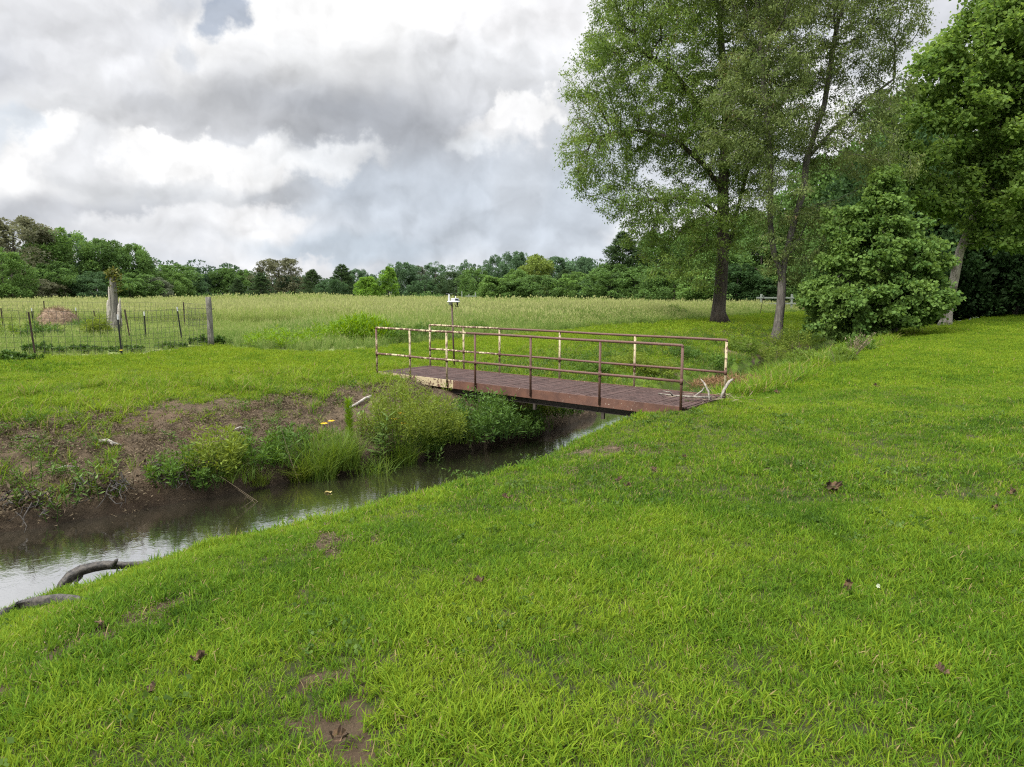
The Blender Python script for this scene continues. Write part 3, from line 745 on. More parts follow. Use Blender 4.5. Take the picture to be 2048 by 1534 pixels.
# ------------------------------------------------------------------ fences and posts
def tpost(name, x, y, h, mat, label, lean=(0, 0), tip=None, group=None, parent=None, tagc=None):
    z = gz(x, y)
    if parent is None: root = empty(name, (x, y, z), label, 'post', group); org = Vector((0, 0, 0))
    else: root = parent; org = Vector((x, y, z))-parent.location
    top = Vector((lean[0], lean[1], h)); q = Matrix.Identity(3)
    b = MB()
    up = top.normalized(); s = up.orthogonal().normalized(); f = up.cross(s)
    for u, wd, th in ((s, .045, .008), (f, .038, .008)):
        v_ = up.cross(u); k = [org+u*(wd/2*a)+v_*(th/2*c)+(top*e) for e in (-.05, 1) for a, c in ((-1,-1),(1,-1),(1,1),(-1,1))]
        b.add(k, [(3,2,1,0),(4,5,6,7),(0,1,5,4),(1,2,6,5),(2,3,7,6),(3,0,4,7)])
    for k in range(int(h/.06)): b.box(org+top*((k+.5)*.06/h)+f*.024, (.016, .016, .014))
    o = b.build('steel_post' if parent is not None else 'shaft', mat, root)
    if tip:
        b = MB(); b.tube([org+top*.99, org+top*(1+.13/h)], .021, 8); b.build('cap', M['white'], root if parent is None else o)
    if tagc is not None:
        b = MB(); b.box(org+top*tagc, (.07, .05, .022)); b.build('clip', M['yellow'], root if parent is None else o)
    return o
def woven(b, A, B, za, zb, h, sp=.155, rw=.0042):
    A = Vector((A[0], A[1], 0)); B = Vector((B[0], B[1], 0)); L = (B-A).length; n = max(2, int(L/sp))
    pts = [A.lerp(B, i/n) for i in range(n+1)]; zs = [za+(zb-za)*i/n for i in range(n+1)]
    ph = random.random()*6
    for k, fr in enumerate((0, .10, .20, .31, .43, .56, .70, .85, 1.)):
        b.tube([Vector((p.x, p.y, z+.03+h*fr+.008*math.sin(i*.9+k+ph)+.004*math.sin(i*2.3+k))) for i, (p, z) in enumerate(zip(pts, zs))], rw*(1.25 if fr in (0, 1.) else 1), 4, False)
    for i, (p, z) in enumerate(zip(pts, zs)):
        w = .012*math.sin(i*1.3+ph); b.tube([(p.x, p.y, z), (p.x+w, p.y, z+h*.5), (p.x+.01*math.sin(i), p.y, z+h+.03)], rw, 4, False)
def build_fence():
    line = [(-9.78, 22.2), (-10.75, 18.8), (-12.45, 17.85), (-14.6, 16.2), (-19, 12.9)]
    zs = [gz(*p)+.02 for p in line]
    root = empty('wire_fence', (line[0][0], line[0][1], zs[0]), 'woven wire fence on steel posts running from the round wooden corner post', 'fence')
    b = MB()
    for i in range(len(line)-1): woven(b, line[i], line[i+1], zs[i], zs[i+1], 1.17)
    b.v = [tuple(Vector(p)-root.location) for p in b.v]; b.build('wire_mesh', M['wire'], root)
    # corner post
    b = MB(); h = 1.56; sd = [1, 1.02, .98, 1, .97]
    b.tube([(-.02, 0, -.2), (-.02, 0, .3), (-.015, 0, .9), (-.02, 0, 1.3), (-.025, 0, h)], [.098, .094, .09, .088, .086], 14)
    o = b.build('corner_post', M['greywood'], root, True)
    b = MB(); b.tube([(.06, 0, 1.17), (.12, -.01, 1.165), (.13, -.01, 1.19)], .012, 6); b.build('hook', M['black'], o)
    tpost('', -10.75, 18.74, 1.02, M['tpostblack'], '', (-.04, .02), parent=root, tagc=.17, tip=True)
    tpost('', -12.47, 17.8, 1.2, M['tpost'], '', (-.10, .03), parent=root, tagc=.08)
    tpost('', -14.62, 16.15, 1.2, M['tpost'], '', (-.05, .03), parent=root)
    # the back run of the pen
    bl = [(-9.95, 22.5), (-11.6, 26.2), (-14.6, 30.5), (-22.5, 33), (-32, 35)]; bz = [gz(*p)+.02 for p in bl]
    root2 = empty('wire_fence', (bl[0][0], bl[0][1], bz[0]), 'sagging wire fence along the far side of the paddock, behind the hay mound', 'fence')
    b = MB()
    for i in range(len(bl)-1): woven(b, bl[i], bl[i+1], bz[i], bz[i+1], 1.15, .3, .0045)
    b.v = [tuple(Vector(p)-root2.location) for p in b.v]; b.build('wire_mesh', M['wire'], root2)
    for k in (1, 2, 3): tpost('', bl[k][0], bl[k][1], 1.25, M['tpost'], '', (.02, 0), parent=root2)
    for px, ty, y, tip, mat, ln, lab in (
        (357, 622, 23.4, True, M['tpostblack'], (-.09, 0), 'black steel post with white cap, nearest the round wooden corner post'),
        (290, 631, 23.0, True, M['tpostblack'], (.0, 0), 'black steel post with white cap between the dead trunk and the corner post'),
        (252, 619, 22.6, False, M['tpost'], (-.12, 0), 'leaning rusty brown steel post close to the broken dead trunk'),
        (189, 621, 27.5, False, M['tpost'], (-.12, 0), 'short leaning brown steel post between the hay mound and the dead trunk'),
        (153, 621, 31.2, True, M['tpost'], (0, 0), 'white capped steel post just behind the hay mound'),
        (65, 622, 29.5, True, M['tpostblack'], (0, 0), 'white capped dark steel post in weeds beside the hay mound'),
        (4, 616, 28.0, False, M['tpost'], (-.02, 0), 'thin dark steel post at the outer edge of the paddock weeds')):
        x = xat(px, y, .9); h = zat(ty, y)-gz(x, y); tpost('steel_post', x-ln[0], y, h, mat, lab, ln, tip, 'steel posts in the paddock')
    # timber gate fence beyond the two big trees
    y = 66.; xa, xb, xc = xat(1521, y), xat(1558, y), xat(1607, y); z = gz(xa, y)
    root = empty('rail_fence', (xa, y, z), 'weathered two rail timber fence standing beyond the two big trees', 'fence')
    for x in (xa, xb, xc-1.2):
        b = MB(); b.box((x-xa, 0, .75), (.16, .16, 1.7)); b.build('post', M['greenrail'], root, False, .015)
    for zz in (1.25, .7):
        b = MB(); b.box(((xc-xa)/2-.5, -.10, zz), (xc-xa, .05, .14)); b.build('rail', M['greenrail'], root, False, .008)
    root = empty('timber_post', (xc, y-.5, gz(xc, y)), 'thick red brown square timber post at the end of the rail fence', 'post')
    b = MB(); b.box((0, 0, .9), (.55, .4, 2.0)); b.build('shaft', M['redbrown'], root, False, .03)
    b = MB(); b.box((0, 0, 1.94), (.62, .46, .08)); b.build('cap', M['barkdark'], root, False, .02)
    x = xat(1514, 55.); tpost('steel_post', x+.2, 55., zat(594, 55.)-gz(x, 55.), M['tpost'], 'lone thin steel post with white tip between the two big trees', (.25, 0), True)
    y = 88.; xs = [xat(p, y) for p in (924, 938, 951)]; z = gz(xs[0], y)
    root = empty('field_gate', (xs[0], y, z), 'small pale gate far across the meadow, behind the weather station', 'gate')
    for x, h in zip(xs, (2.05, 1.7, 1.9)):
        b = MB(); b.box((x-xs[0], 0, h/2-.1), (.11, .11, h-.2)); b.build('post', M['greenrail'], root, False, .01)
    b = MB(); b.box(((xs[2]-xs[0])/2+.3, -.09, 1.25), (xs[2]-xs[0]-.3, .04, .10)); b.build('rail', M['greenrail'], root)
build_fence()

# broken dead trunk with vines on its top
def noisy_trunk(b, pts, radii, sides, amp, seed):
    n0 = b.n; b.tube(pts, radii, sides)
    r = random.Random(seed); ph = [r.uniform(0, 6) for _ in range(4)]
    for i in range(n0, b.n):
        ring, k = divmod(i-n0, sides)
        if ring >= len(pts): break
        c = Vector(pts[ring]); p = Vector(b.v[i]); a = 2*math.pi*k/sides
        f = 1+amp*(math.sin(3*a+ph[0]+ring*.2)+.6*math.sin(5*a+ph[1])+.5*math.sin(2*a+ph[2]+ring*.4)) + r.uniform(-amp, amp)*.5
        b.v[i] = tuple(c+(p-c)*f)
def build_snag():
    y = 25.6; x = xat(233, y, .6); z = gz(x, y)
    root = empty('dead_trunk', (x, y, z), 'broken grey dead trunk with vines on top, standing in the paddock behind the wire fence', 'dead tree')
    h = zat(545, y)-z
    b = MB(); n = 12
    noisy_trunk(b, [(0, 0, h*t/n-.1) for t in range(n+1)], [.20]*3+[.19, .17, .15, .135, .13, .125, .12, .115, .11, .105], 16, .07, 2)
    b.build('trunk', M['greywood'], root, True)
    for dx, h0, h1, r in ((-.19, .2, 1.35, .09), (-.12, .6, 1.85, .06), (.19, .3, 1.25, .085), (.23, .7, 1.42, .05)):
        b = MB(); b.tube([(dx, -.06, h0), (dx, -.07, (h0+h1)/2), (dx*1.05, -.06, h1-.1), (dx*1.1, -.06, h1+.02)], [r, r*.9, r*.6, .012], 7); b.build('splinter', M['drift'], root, True)
    r = np.random.default_rng(9); k = 360
    p = r.normal(0, 1, (k, 3)); p /= np.linalg.norm(p, axis=1, keepdims=True); p = p*(r.random((k, 1))**.4)*[.24, .22, .20]+[.0, 0, h-.02]
    hang = r.random(k) < .35; p[hang] = np.column_stack([.18+.12*r.normal(0, .6, hang.sum()), r.normal(0, .12, hang.sum()), h-.75*r.random(hang.sum())])
    me = leaf_quads('vine', p, r.normal(0, 1, (k, 3))+[0, 0, -.3], .11, .07, r)
    link('vine', me, leaf_mat('vine_leaves', (.045, .07, .015), (.14, .14, .03), .55, .3), root)
build_snag()
def build_mound():
    y = 30.; x = xat(117, y, .6); z = gz(x, y)
    n, m = 56, 26; v = []; f = []
    for i in range(m+1):
        ph = math.pi/2*i/m
        for k in range(n):
            a = 2*math.pi*k/n; nz = float(fbm(np.array([math.cos(a)*2+5+ph*2]), np.array([math.sin(a)*2+5]), 1.6, 4)[0])-.5
            nf = float(fbm(np.array([a*7.+ph]), np.array([ph*9.]), 1.3, 3)[0])-.5
            rr = math.cos(ph)**.75*(1+.30*nz+.10*nf); v.append((rr*.86*math.cos(a), rr*.65*math.sin(a), 1.0*math.sin(ph)**.8*(1+.22*nz+.08*nf)-(.12*math.cos(a) if math.cos(a) > 0 else 0)-.06))
        if i:
            for k in range(n): f.append(((i-1)*n+k, (i-1)*n+(k+1) % n, i*n+(k+1) % n, i*n+k))
    root = empty('hay_mound', (x, y, z), 'rounded reddish brown mound of old hay in the paddock behind the wire fence', 'hay')
    me = np_mesh('heap', np.array(v), [np.array(f)], True); link('heap', me, M['hay'], root)
    V = np.array(v); r = np.random.default_rng(4); k = 1500; P = V[r.integers(0, len(V)-n, k)]*[1.01, 1.01, 1.01]; d = r.normal(0, 1, (k, 3))+P*1.2
    link('loose_straw', leaf_quads('loose_straw', P, d, .16, .014, r), leaf_mat('mound_straw', (.12, .082, .05), (.28, .21, .13), .9, .1), root)
build_mound()

# ------------------------------------------------------------------ trees
def colonize(limbs, attr, step=.45, infl=4., kill=.75, iters=90, grav=0., seed=0):
    """branches grow from the given limbs towards points spread through the crown"""
    r = np.random.default_rng(seed); N = []; Pn = []
    for pts, par in limbs:                       # par: index of (limb, point) it starts from, or -1
        last = par if par is None or isinstance(par, int) else None
        prev = -1 if par is None else par
        p0 = None
        for q in pts:
            q = np.array(q, float)
            if p0 is not None:
                k = max(1, int(np.linalg.norm(q-p0)/step))
                for i in range(1, k+1):
                    N.append(p0+(q-p0)*i/k); Pn.append(prev); prev = len(N)-1
            else:
                if par is None: N.append(q); Pn.append(-1); prev = len(N)-1
            p0 = q
    A = np.array(attr, float); N = [np.array(q) for q in N]
    arr = np.array(N); D = np.full(len(A), 1e9); I = np.zeros(len(A), int)
    for c in range(0, len(arr), 200):
        dd = np.linalg.norm(A[:, None]-arr[None, c:c+200], axis=2); j = dd.argmin(1); dm = dd[np.arange(len(A)), j]
        m = dm < D; D[m] = dm[m]; I[m] = j[m]+c
    seen = {}
    for it in range(iters):
        act = D < (infl if it > 6 else infl*4)
        if not act.any(): break
        idx = I[act]; pos = np.array(N); dv = A[act]-pos[idx]; dv /= np.linalg.norm(dv, axis=1, keepdims=True)+1e-9
        u, inv = np.unique(idx, return_inverse=True); s = np.zeros((len(u), 3)); np.add.at(s, inv, dv)
        s = s/(np.linalg.norm(s, axis=1, keepdims=True)+1e-9)+r.normal(0, .22, (len(u), 3)); s[:, 2] += grav
        s /= np.linalg.norm(s, axis=1, keepdims=True)
        new = []
        for j, node in enumerate(u):
            if seen.get(node, 0) >= 3: continue
            seen[node] = seen.get(node, 0)+1
            N.append(pos[node]+s[j]*step); Pn.append(int(node)); new.append(len(N)-1)
        if not new: break
        na = np.array([N[i] for i in new]); dd = np.linalg.norm(A[:, None]-na[None], axis=2); j = dd.argmin(1); dm = dd[np.arange(len(A)), j]
        m = dm < D; D[m] = dm[m]; I[m] = np.array(new)[j[m]]
        keep = D > kill; A, D, I = A[keep], D[keep], I[keep]
        if len(A) == 0: break
    return np.array(N), np.array(Pn)
def radii(N, Pn, base, tip=.008, e=2.1):
    n = len(N); raw = np.zeros(n); ch = [[] for _ in range(n)]
    for i in range(n):
        if Pn[i] >= 0: ch[Pn[i]].append(i)
    for i in range(n-1, -1, -1):
        raw[i] = 1. if not ch[i] else sum(raw[c]**e for c in ch[i])**(1/e)
    k = math.log(base/tip)/math.log(max(raw[0], 1.5)); R = tip*raw**k
    return R, ch
def branch_mesh(name, N, Pn, R, ch, rmin=.0, flare=.85, rough=.05):
    b = MB(); done = set(); stack = [0]; rr = random.Random(1)
    roots = [i for i in range(len(N)) if Pn[i] < 0]
    stack = list(roots)
    while stack:
        i = stack.pop(); chain = [i] if Pn[i] < 0 else [Pn[i], i]; c = i
        while ch[c]:
            cs = sorted(ch[c], key=lambda q: -R[q])
            for q in cs[1:]: stack.append(q)
            c = cs[0]; chain.append(c)
        rad = [R[q] for q in chain]
        if Pn[i] >= 0: rad[0] = min(rad[1]*1.15, rad[0])
        if max(rad) < rmin or len(chain) < 2: continue
        pts = [Vector(N[q]) for q in chain]
        if Pn[i] < 0:
            z0 = pts[0].z; rad = [q*(1+flare*math.exp(-max(0, p.z-z0-.1)/.5)) for q, p in zip(rad, pts)]
            noisy_trunk(b, pts, rad, 16, rough, 3)
        elif rad[0] > .08: noisy_trunk(b, pts, rad, 9, rough*.8, len(chain))
        else: b.tube(pts, rad, 5 if rad[0] > .025 else 3, False)
    me = bpy.data.meshes.new(name); me.from_pydata(b.v, [], b.f); me.update(); me.polygons.foreach_set('use_smooth', [True]*len(me.polygons)); return me
def in_ellipsoids(E, n, r, shell=.0):
    vol = np.array([e[3]*e[4]*e[5] for e in E]); pick = r.choice(len(E), n, p=vol/vol.sum())
    d = r.normal(0, 1, (n, 3)); d /= np.linalg.norm(d, axis=1, keepdims=True)
    rad = (shell**3+(1-shell**3)*r.random((n, 1)))**(1/3)
    Ea = np.array([e[:6] for e in E]); return Ea[pick, :3]+d*rad*Ea[pick, 3:]
def twig_leaves(name, N, Pn, R, thr, count, L, W, spread, r, droop=.3, fold=False, lv=.6, clump=.55):
    """leaves set along the thin twigs; every twig has its own tone so the crown shows light and dark sprays"""
    idx = np.where((R < thr) & (Pn >= 0))[0]
    w = r.random(len(idx))**1.2+.12; pick = r.choice(idx, count, p=w/w.sum())
    t = r.random((count, 1)); p = N[Pn[pick]]*(1-t)+N[pick]*t; bd = N[pick]-N[Pn[pick]]; bd /= np.linalg.norm(bd, axis=1, keepdims=True)+1e-9
    off = r.normal(0, spread, (count, 3)); off[:, 2] *= .7; off[:, 2] -= droop*spread*.6
    p = p+off
    d = bd*.5+r.normal(0, .55, (count, 3)); d[:, 2] -= droop
    anc = np.arange(len(N))
    for _ in range(7): anc = np.where(Pn[anc] >= 0, Pn[anc], anc)
    tone = r.random(len(N)); tv = np.clip(clump*tone[anc[pick]]+(1-clump)*r.random(count), 0, 1)
    return leaf_quads(name, p, d, L, W, r, nrm_up=.5, lv=lv, fold=fold, tintv=tv)
def grow_tree(name, label, cat, base, limbs, E, nattr, base_r, bark, leaf, nleaf, L, W, spread=.16, step=.42, kill=.7, infl=4.5, droop=.3, seed=1, thr=.035, fold=False, shell=.3, grav=0., group=None, tip=.009, lv=.6):
    r = np.random.default_rng(seed); root = empty(name, base, label, cat, group)
    N, Pn = colonize(limbs, in_ellipsoids(E, nattr, r, shell), step, infl, kill, 90, grav, seed)
    R, ch = radii(N, Pn, base_r, tip); link('trunk', branch_mesh('trunk', N, Pn, R, ch), bark, root)
    link('crown', twig_leaves('crown', N, Pn, R, thr, nleaf, L, W, spread, r, droop, fold, lv), leaf, root)
    return root
def E_px(px, py, rx, ry, bx, by, y, ydep=None, dy=0.):
    """crown lobe seen at photo position px,py with radii in pixels, for a tree at distance y with its base at (bx, by height)"""
    s = (y*math.cos(PITCH)+.6)/F; return (xat(px, y, 8)-bx, dy, zat(py, y)-by, rx*s, ydep or (rx+ry)/2*s, ry*s)
LM = {}
LM['oak'] = leaf_mat('willow_oak_leaves', (.066, .124, .027), (.195, .278, .062), .5, .45, .3, dry=(.14, .11, .05))
LM['tupelo'] = leaf_mat('dull_olive_leaves', (.070, .112, .032), (.198, .248, .078), .55, .42, .3, dry=(.16, .115, .06))
LM['plane'] = leaf_mat('plane_leaves', (.054, .120, .026), (.180, .280, .068), .6, .42, .25)
LM['planehi'] = leaf_mat('bright_plane_leaves', (.075, .145, .030), (.200, .300, .070), .6, .55, .2)
LM['far'] = leaf_mat('wood_leaves', (.85, .88, .88), (2.0, 2.05, 1.95), .6, .35, .2, useobj=True)

def big_oak():
    y = 43.7; bx = xat(1441, y, .1); bz = gz(bx, y); B = (bx, y, bz-.15)
    e = lambda px, py, rx, ry, dy=0., dep=None: E_px(px, py, rx, ry, bx, bz, y, dep, dy)
    pt = lambda px, py, dy=0.: (xat(px, y, 6)-bx, dy, zat(py, y)-bz)
    E = [e(1330, 130, 170, 170, 0, 5), e(1215, 290, 100, 85, .5, 3.5), e(1180, 150, 60, 80, -1, 3), e(1260, 400, 80, 50, -1, 3), e(1370, 430, 110, 60, -1, 3.5), e(1420, 250, 130, 130, 0, 5), e(1520, 200, 90, 180, .5, 4.5),
         e(1400, -70, 230, 120, 0, 6), e(1345, 525, 60, 45, -1.2, 1.6), e(1400, 480, 55, 40, -2, 1.8), e(1490, 440, 60, 60, .8, 2.5), e(1240, 30, 80, 90, 1, 3), e(1300, 490, 50, 26, -.5, 1.5), e(1310, 430, 95, 60, -.8, 2.4), e(1280, 480, 50, 34, -.6, 1.6), e(1390, 540, 50, 40, -1.5, 1.6), e(1180, 360, 60, 40, 0, 2.)]
    limbs = [([(0, 0, 0), pt(1444, 620), pt(1447, 570), pt(1448, 520)], None)]
    step = .42
    def count(pts):
        return 1+sum(max(1, int(np.linalg.norm(np.array(b)-np.array(a))/step)) for a, b in zip(pts, pts[1:]))
    n0 = count(limbs[0][0])
    limbs += [([pt(1448, 520), pt(1447, 460), pt(1441, 380, -.2), pt(1446, 290, .2), pt(1440, 190, 0), pt(1430, 60, .3)], n0-1),
              ([pt(1448, 520), pt(1465, 480, .4), pt(1480, 420, .8), pt(1500, 330, 1.), pt(1520, 220, .8)], n0-2)]
    n1 = n0+sum(max(1, int(np.linalg.norm(np.array(b)-np.array(a))/step)) for a, b in zip(limbs[1][0], limbs[1][0][1:]))
    # two long side limbs on the open side
    def at(frac): return n0+int((n1-n0)*frac)
    limbs += [([pt(1441, 380, -.2), pt(1400, 330, -.6), pt(1340, 280, -.8), pt(1270, 260, -.6), pt(1200, 270, -.4)], at(.28)),
              ([pt(1443, 430, -.2), pt(1400, 405, -.8), pt(1350, 395, -1.2), pt(1290, 400, -1.2)], at(.2)),
              ([pt(1446, 290, .2), pt(1400, 210, .3), pt(1340, 140, .2), pt(1270, 90, .2)], at(.5)),
              ([pt(1447, 455), pt(1425, 428, -.6), pt(1405, 445, -1.2), pt(1401, 480, -1.5)], at(.12))]
    grow_tree('oak_tree', 'large dark trunked oak with wide fine leaved crown, nearest the open meadow', 'tree', B, limbs, E, 7500, .38, M['barkdark'], LM['oak'], 232000, .17, .060, .21, step, .42, 4.5, .45, 21, .035)
big_oak()
def forked_tree():
    y = 37.9; bx = xat(1563, y, -.2); bz = gz(bx, y); B = (bx-.1, y, bz-.15)
    e = lambda px, py, rx, ry, dy=0., dep=None: E_px(px, py, rx, ry, bx, bz, y, dep, dy)
    pt = lambda px, py, dy=0.: (xat(px, y, 4)-bx, dy, zat(py, y)-bz)
    E = [e(1520, 170, 85, 170, -.5, 3.5), e(1640, 60, 150, 110, 0, 4), e(1740, 40, 80, 90, 0, 3), e(1690, 260, 110, 80, 0, 3.5), e(1760, 180, 60, 60, .5, 2.5), e(1540, 380, 70, 60, -1, 2.2), e(1640, 440, 60, 50, .5, 2.2), e(1600, -90, 220, 110, 0, 5), e(1600, 520, 60, 45, .3, 1.6), e(1440, 250, 60, 90, -1., 2.5), e(1770, 330, 60, 40, 0, 2.5), e(1550, 470, 45, 50, -.6, 1.4)]
    step = .40
    limbs = [([(-.15, 0, 0), pt(1571, 600), pt(1571, 545)], None)]
    cnt = lambda pts: sum(max(1, int(np.linalg.norm(np.array(b)-np.array(a))/step)) for a, b in zip(pts, pts[1:]))
    n0 = 1+cnt(limbs[0][0])
    limbs += [([pt(1571, 545), pt(1551, 505, -.1), pt(1538, 440, -.2), pt(1533, 340, -.3), pt(1520, 230, -.3), pt(1505, 90, 0)], n0-2),
              ([pt(1571, 545), pt(1577, 500, .1), pt(1592, 440, .3), pt(1610, 370, .4), pt(1612, 310, .4), pt(1640, 200, .3), pt(1652, 60, .2)], n0-1)]
    n2 = n0+cnt(limbs[1][0])
    limbs += [([pt(1612, 310, .4), pt(1660, 250, .2), pt(1720, 190, .1), pt(1770, 150, .2)], n2+int(cnt(limbs[2][0])*.45)),
              ([pt(1577, 510, .1), pt(1598, 490, .4), pt(1622, 440, .6), pt(1640, 400, .6)], n2+int(cnt(limbs[2][0])*.09))]
    grow_tree('forked_tree', 'grey barked tree forking low, leaning over the creek bank beside the large oak', 'tree', B, limbs, E, 5600, .22, M['barkgrey'], LM['tupelo'], 122000, .16, .054, .19, step, .44, 4., .6, 33, .033)
forked_tree()
def plane_shrub():
    y = 36.; bx = xat(1762, y, 0); bz = gz(bx, y); B = (bx, y, bz-.1)
    e = lambda px, py, rx, ry, dy=0., dep=None: E_px(px, py, rx, ry, bx, bz, y, dep, dy)
    pt = lambda px, py, dy=0.: (xat(px, y, 4)-bx, dy, zat(py, y)-bz)
    E = [e(1760, 595, 150, 60, -.3, 3.2), e(1680, 600, 75, 55, -.5, 2.4), e(1765, 510, 110, 60, 0, 2.7), e(1690, 520, 50, 34, -.3, 1.6), e(1765, 430, 66, 52, 0, 1.9), e(1772, 370, 40, 38, 0, 1.1), e(1770, 335, 18, 24, 0, .5), e(1835, 450, 34, 26, 0, 1.), e(1860, 520, 58, 48, 0, 1.8), e(1650, 640, 45, 35, -.8, 1.4), e(1880, 590, 45, 50, 0, 1.6), e(1700, 660, 80, 30, -1.2, 1.6), e(1690, 440, 40, 40, 0, 1.3)]
    limbs = [([(0, 0, 0), pt(1760, 560), pt(1765, 480), pt(1768, 400)], None), ([(.2, .1, 0), pt(1700, 580, -.5), pt(1670, 520, -.6)], None), ([(.4, 0, 0), pt(1830, 580, -.2), pt(1865, 530, 0)], None)]
    grow_tree('young_plane_tree', 'dense young plane tree with big glossy leaves bushing down to the ground by the creek', 'tree', B, limbs, E, 1700, .16, M['barkgrey'], LM['plane'], 68000, .165, .14, .17, .32, .46, 3.5, .15, 41, .03, True, .35, lv=.8)
plane_shrub()
def tall_plane():
    y = 46.; bx = xat(1890, y, 0); bz = gz(bx, y); B = (bx, y, bz-.1)
    e = lambda px, py, rx, ry, dy=0., dep=None: E_px(px, py, rx, ry, bx, bz, y, dep, dy)
    pt = lambda px, py, dy=0.: (xat(px, y, 4)-bx, dy, zat(py, y)-bz)
    E = [e(1955, 120, 120, 110, 0, 4.5), e(2060, 60, 130, 150, 0, 5), e(1880, 200, 75, 80, -1, 3), e(1990, 270, 110, 80, -1, 3.5), e(2100, 220, 110, 160, 0, 4.5), e(1960, 380, 80, 60, -1.5, 2.6), e(2080, 400, 110, 70, -1, 3), e(2040, -90, 150, 110, 0, 5), e(1860, 300, 60, 50, -1, 2), e(2010, 470, 60, 40, -2, 2), e(1835, 150, 45, 60, -.5, 2.2), e(1800, 330, 75, 45, -.5, 2.4), e(1850, 400, 70, 40, -1, 2.2), e(1780, 250, 50, 40, 0, 2)]
    limbs = [([(0, 0, 0), pt(1918, 500), pt(1943, 425), pt(1960, 360), pt(1972, 250), pt(1975, 130)], None)]
    n = int(sum(max(1, int(np.linalg.norm(np.array(b)-np.array(a))/.45)) for a, b in zip(limbs[0][0], limbs[0][0][1:]))*.55)
    limbs += [([limbs[0][0][3], pt(2020, 280, .3), pt(2070, 180, .4), pt(2090, 60, .4)], n)]
    grow_tree('plane_tree', 'tall bright green plane tree with pale leaning trunk rising behind the bushy young plane', 'tree', B, limbs, E, 3000, .27, M['barkpale'], LM['planehi'], 105000, .24, .19, .30, .45, .52, 4.5, .2, 53, .04, True, .3, lv=.8)
tall_plane()

# ---- trees of the wood and the far tree line: a few crowns grown once, each tree a copy with its own size, turn and tint
def clump_crown(name, shape, K, per, L, seed, cl=(.95, 1.6), low=.1, wob=.25):
    """shape(h) gives the crown radius (0..1) at height fraction h; 12 m tall, 4.5 m radius"""
    r = np.random.default_rng(seed); P = []; Dv = []; TV = []
    az0 = r.random(4)*6.28
    for k in range(K):
        h = low+(1-low)*r.random()**.85; a = r.random()*2*np.pi
        R = 4.5*shape(h)*(1+wob*math.sin(2*a+az0[0]+h*3)*.6+wob*math.sin(3*a+az0[1]))
        rad = R*(.35+.65*math.sqrt(r.random())); c = np.array([rad*math.cos(a), rad*math.sin(a), 12*h])
        cr = r.uniform(*cl)*(.6+.4*shape(h)); n = int(per*2.3*(.6+.8*r.random()))
        d = r.normal(0, 1, (n, 3)); d[:, 2] += .35; d /= np.linalg.norm(d, axis=1, keepdims=True)
        q = c+d*cr*(.5+.5*r.random((n, 1)))*[1, 1, 1.25]
        P.append(q); Dv.append(d*.8+r.normal(0, .6, (n, 3))); TV.append(np.clip(r.random()*.55+.45*r.random(n), 0, 1))
    P = np.concatenate(P); P[:, 2] = np.maximum(P[:, 2], .15)
    return leaf_quads(name, P, np.concatenate(Dv), L*.66, L*.42, r, nrm_up=.25, lv=.8, tintv=np.concatenate(TV))
def stems(name, h, lean, seed, n=5, r0=.2):
    rr = random.Random(seed); b = MB(); top = Vector((lean, rr.uniform(-.4, .4), h))
    b.tube([(0, 0, -.3), top*.3, top*.65, top], [r0, r0*.8, r0*.55, r0*.2], 8)
    for k in range(n):
        f = rr.uniform(.3, .85); a = rr.uniform(0, 6.28); p = top*f; l = rr.uniform(1.8, 3.6)*(1.2-f)
        q = p+Vector((math.cos(a)*l, math.sin(a)*l, l*.7)); b.tube([p, (p+q)/2+Vector((0, 0, .15)), q], [r0*.42, r0*.3, r0*.1], 5)
    me = bpy.data.meshes.new(name); me.from_pydata(b.v, [], b.f); me.update(); me.materials.append(M['barkfar']); return me
def cedar_crown(name, seed, L=.36, n=260, per=60, pw=.8):
    r = np.random.default_rng(seed); P = []; Dv = []; TV = []
    for k in range(n):
        h = .03+.97*r.random()**.9; R = 3.6*(1-h)**pw*(.65+.5*r.random()); a = r.random()*6.283; m = int(per*(.35+R/3.6))
        t = r.random(m)**.6; u = np.array([math.cos(a), math.sin(a), .35]); lat = np.array([-math.sin(a), math.cos(a), 0])
        q = np.array([0, 0, 12*h])+u*R*t[:, None]+lat*r.normal(0, .28, (m, 1))*(1-.4*t[:, None])*R*.5+[0, 0, 1]*r.normal(0, .12, (m, 1))
        P.append(q); Dv.append(u+[0, 0, .35]+r.normal(0, .4, (m, 3))); TV.append(np.clip(r.random()*.6+.4*r.random(m), 0, 1))
    P = np.concatenate(P); P[:, 2] = np.maximum(P[:, 2], .1); return leaf_quads(name, P, np.concatenate(Dv), L, L*.3, r, nrm_up=.2, lv=.7, tintv=np.concatenate(TV))
rnd = lambda h: (max(.02, 1-abs((h-.45)/.56)**2.6))**.5*.98
skirt = lambda h: min(1, .62+1.1*h)*math.sqrt(max(.03, 1-max(0, (h-.35)/.67)**2))
column = lambda h: .70*(max(.03, 1-abs((h-.42)/.6)**2.4))**.5+.05
dome = lambda h: (max(.02, 1-abs((h-.5)/.51)**2.6))**.5*1.05
spire = lambda h: (.25+.75*min(1, h*3))*(1-h)**.55*.85+.04
PROTO = {}
def proto(key, crown, trunk): crown.materials.append(LM['far']); PROTO[key] = (crown, trunk)
proto('round', clump_crown('crown', rnd, 110, 80, .46, 1, (.6, 1.25), low=.04), stems('trunk', 10, .3, 1))
proto('round2', clump_crown('crown', rnd, 96, 90, .48, 2, (.6, 1.4), .04, .35), stems('trunk', 10, -.4, 2))
proto('skirt', clump_crown('crown', skirt, 120, 80, .46, 3, (.6, 1.2), low=.03), stems('trunk', 10, .2, 3))
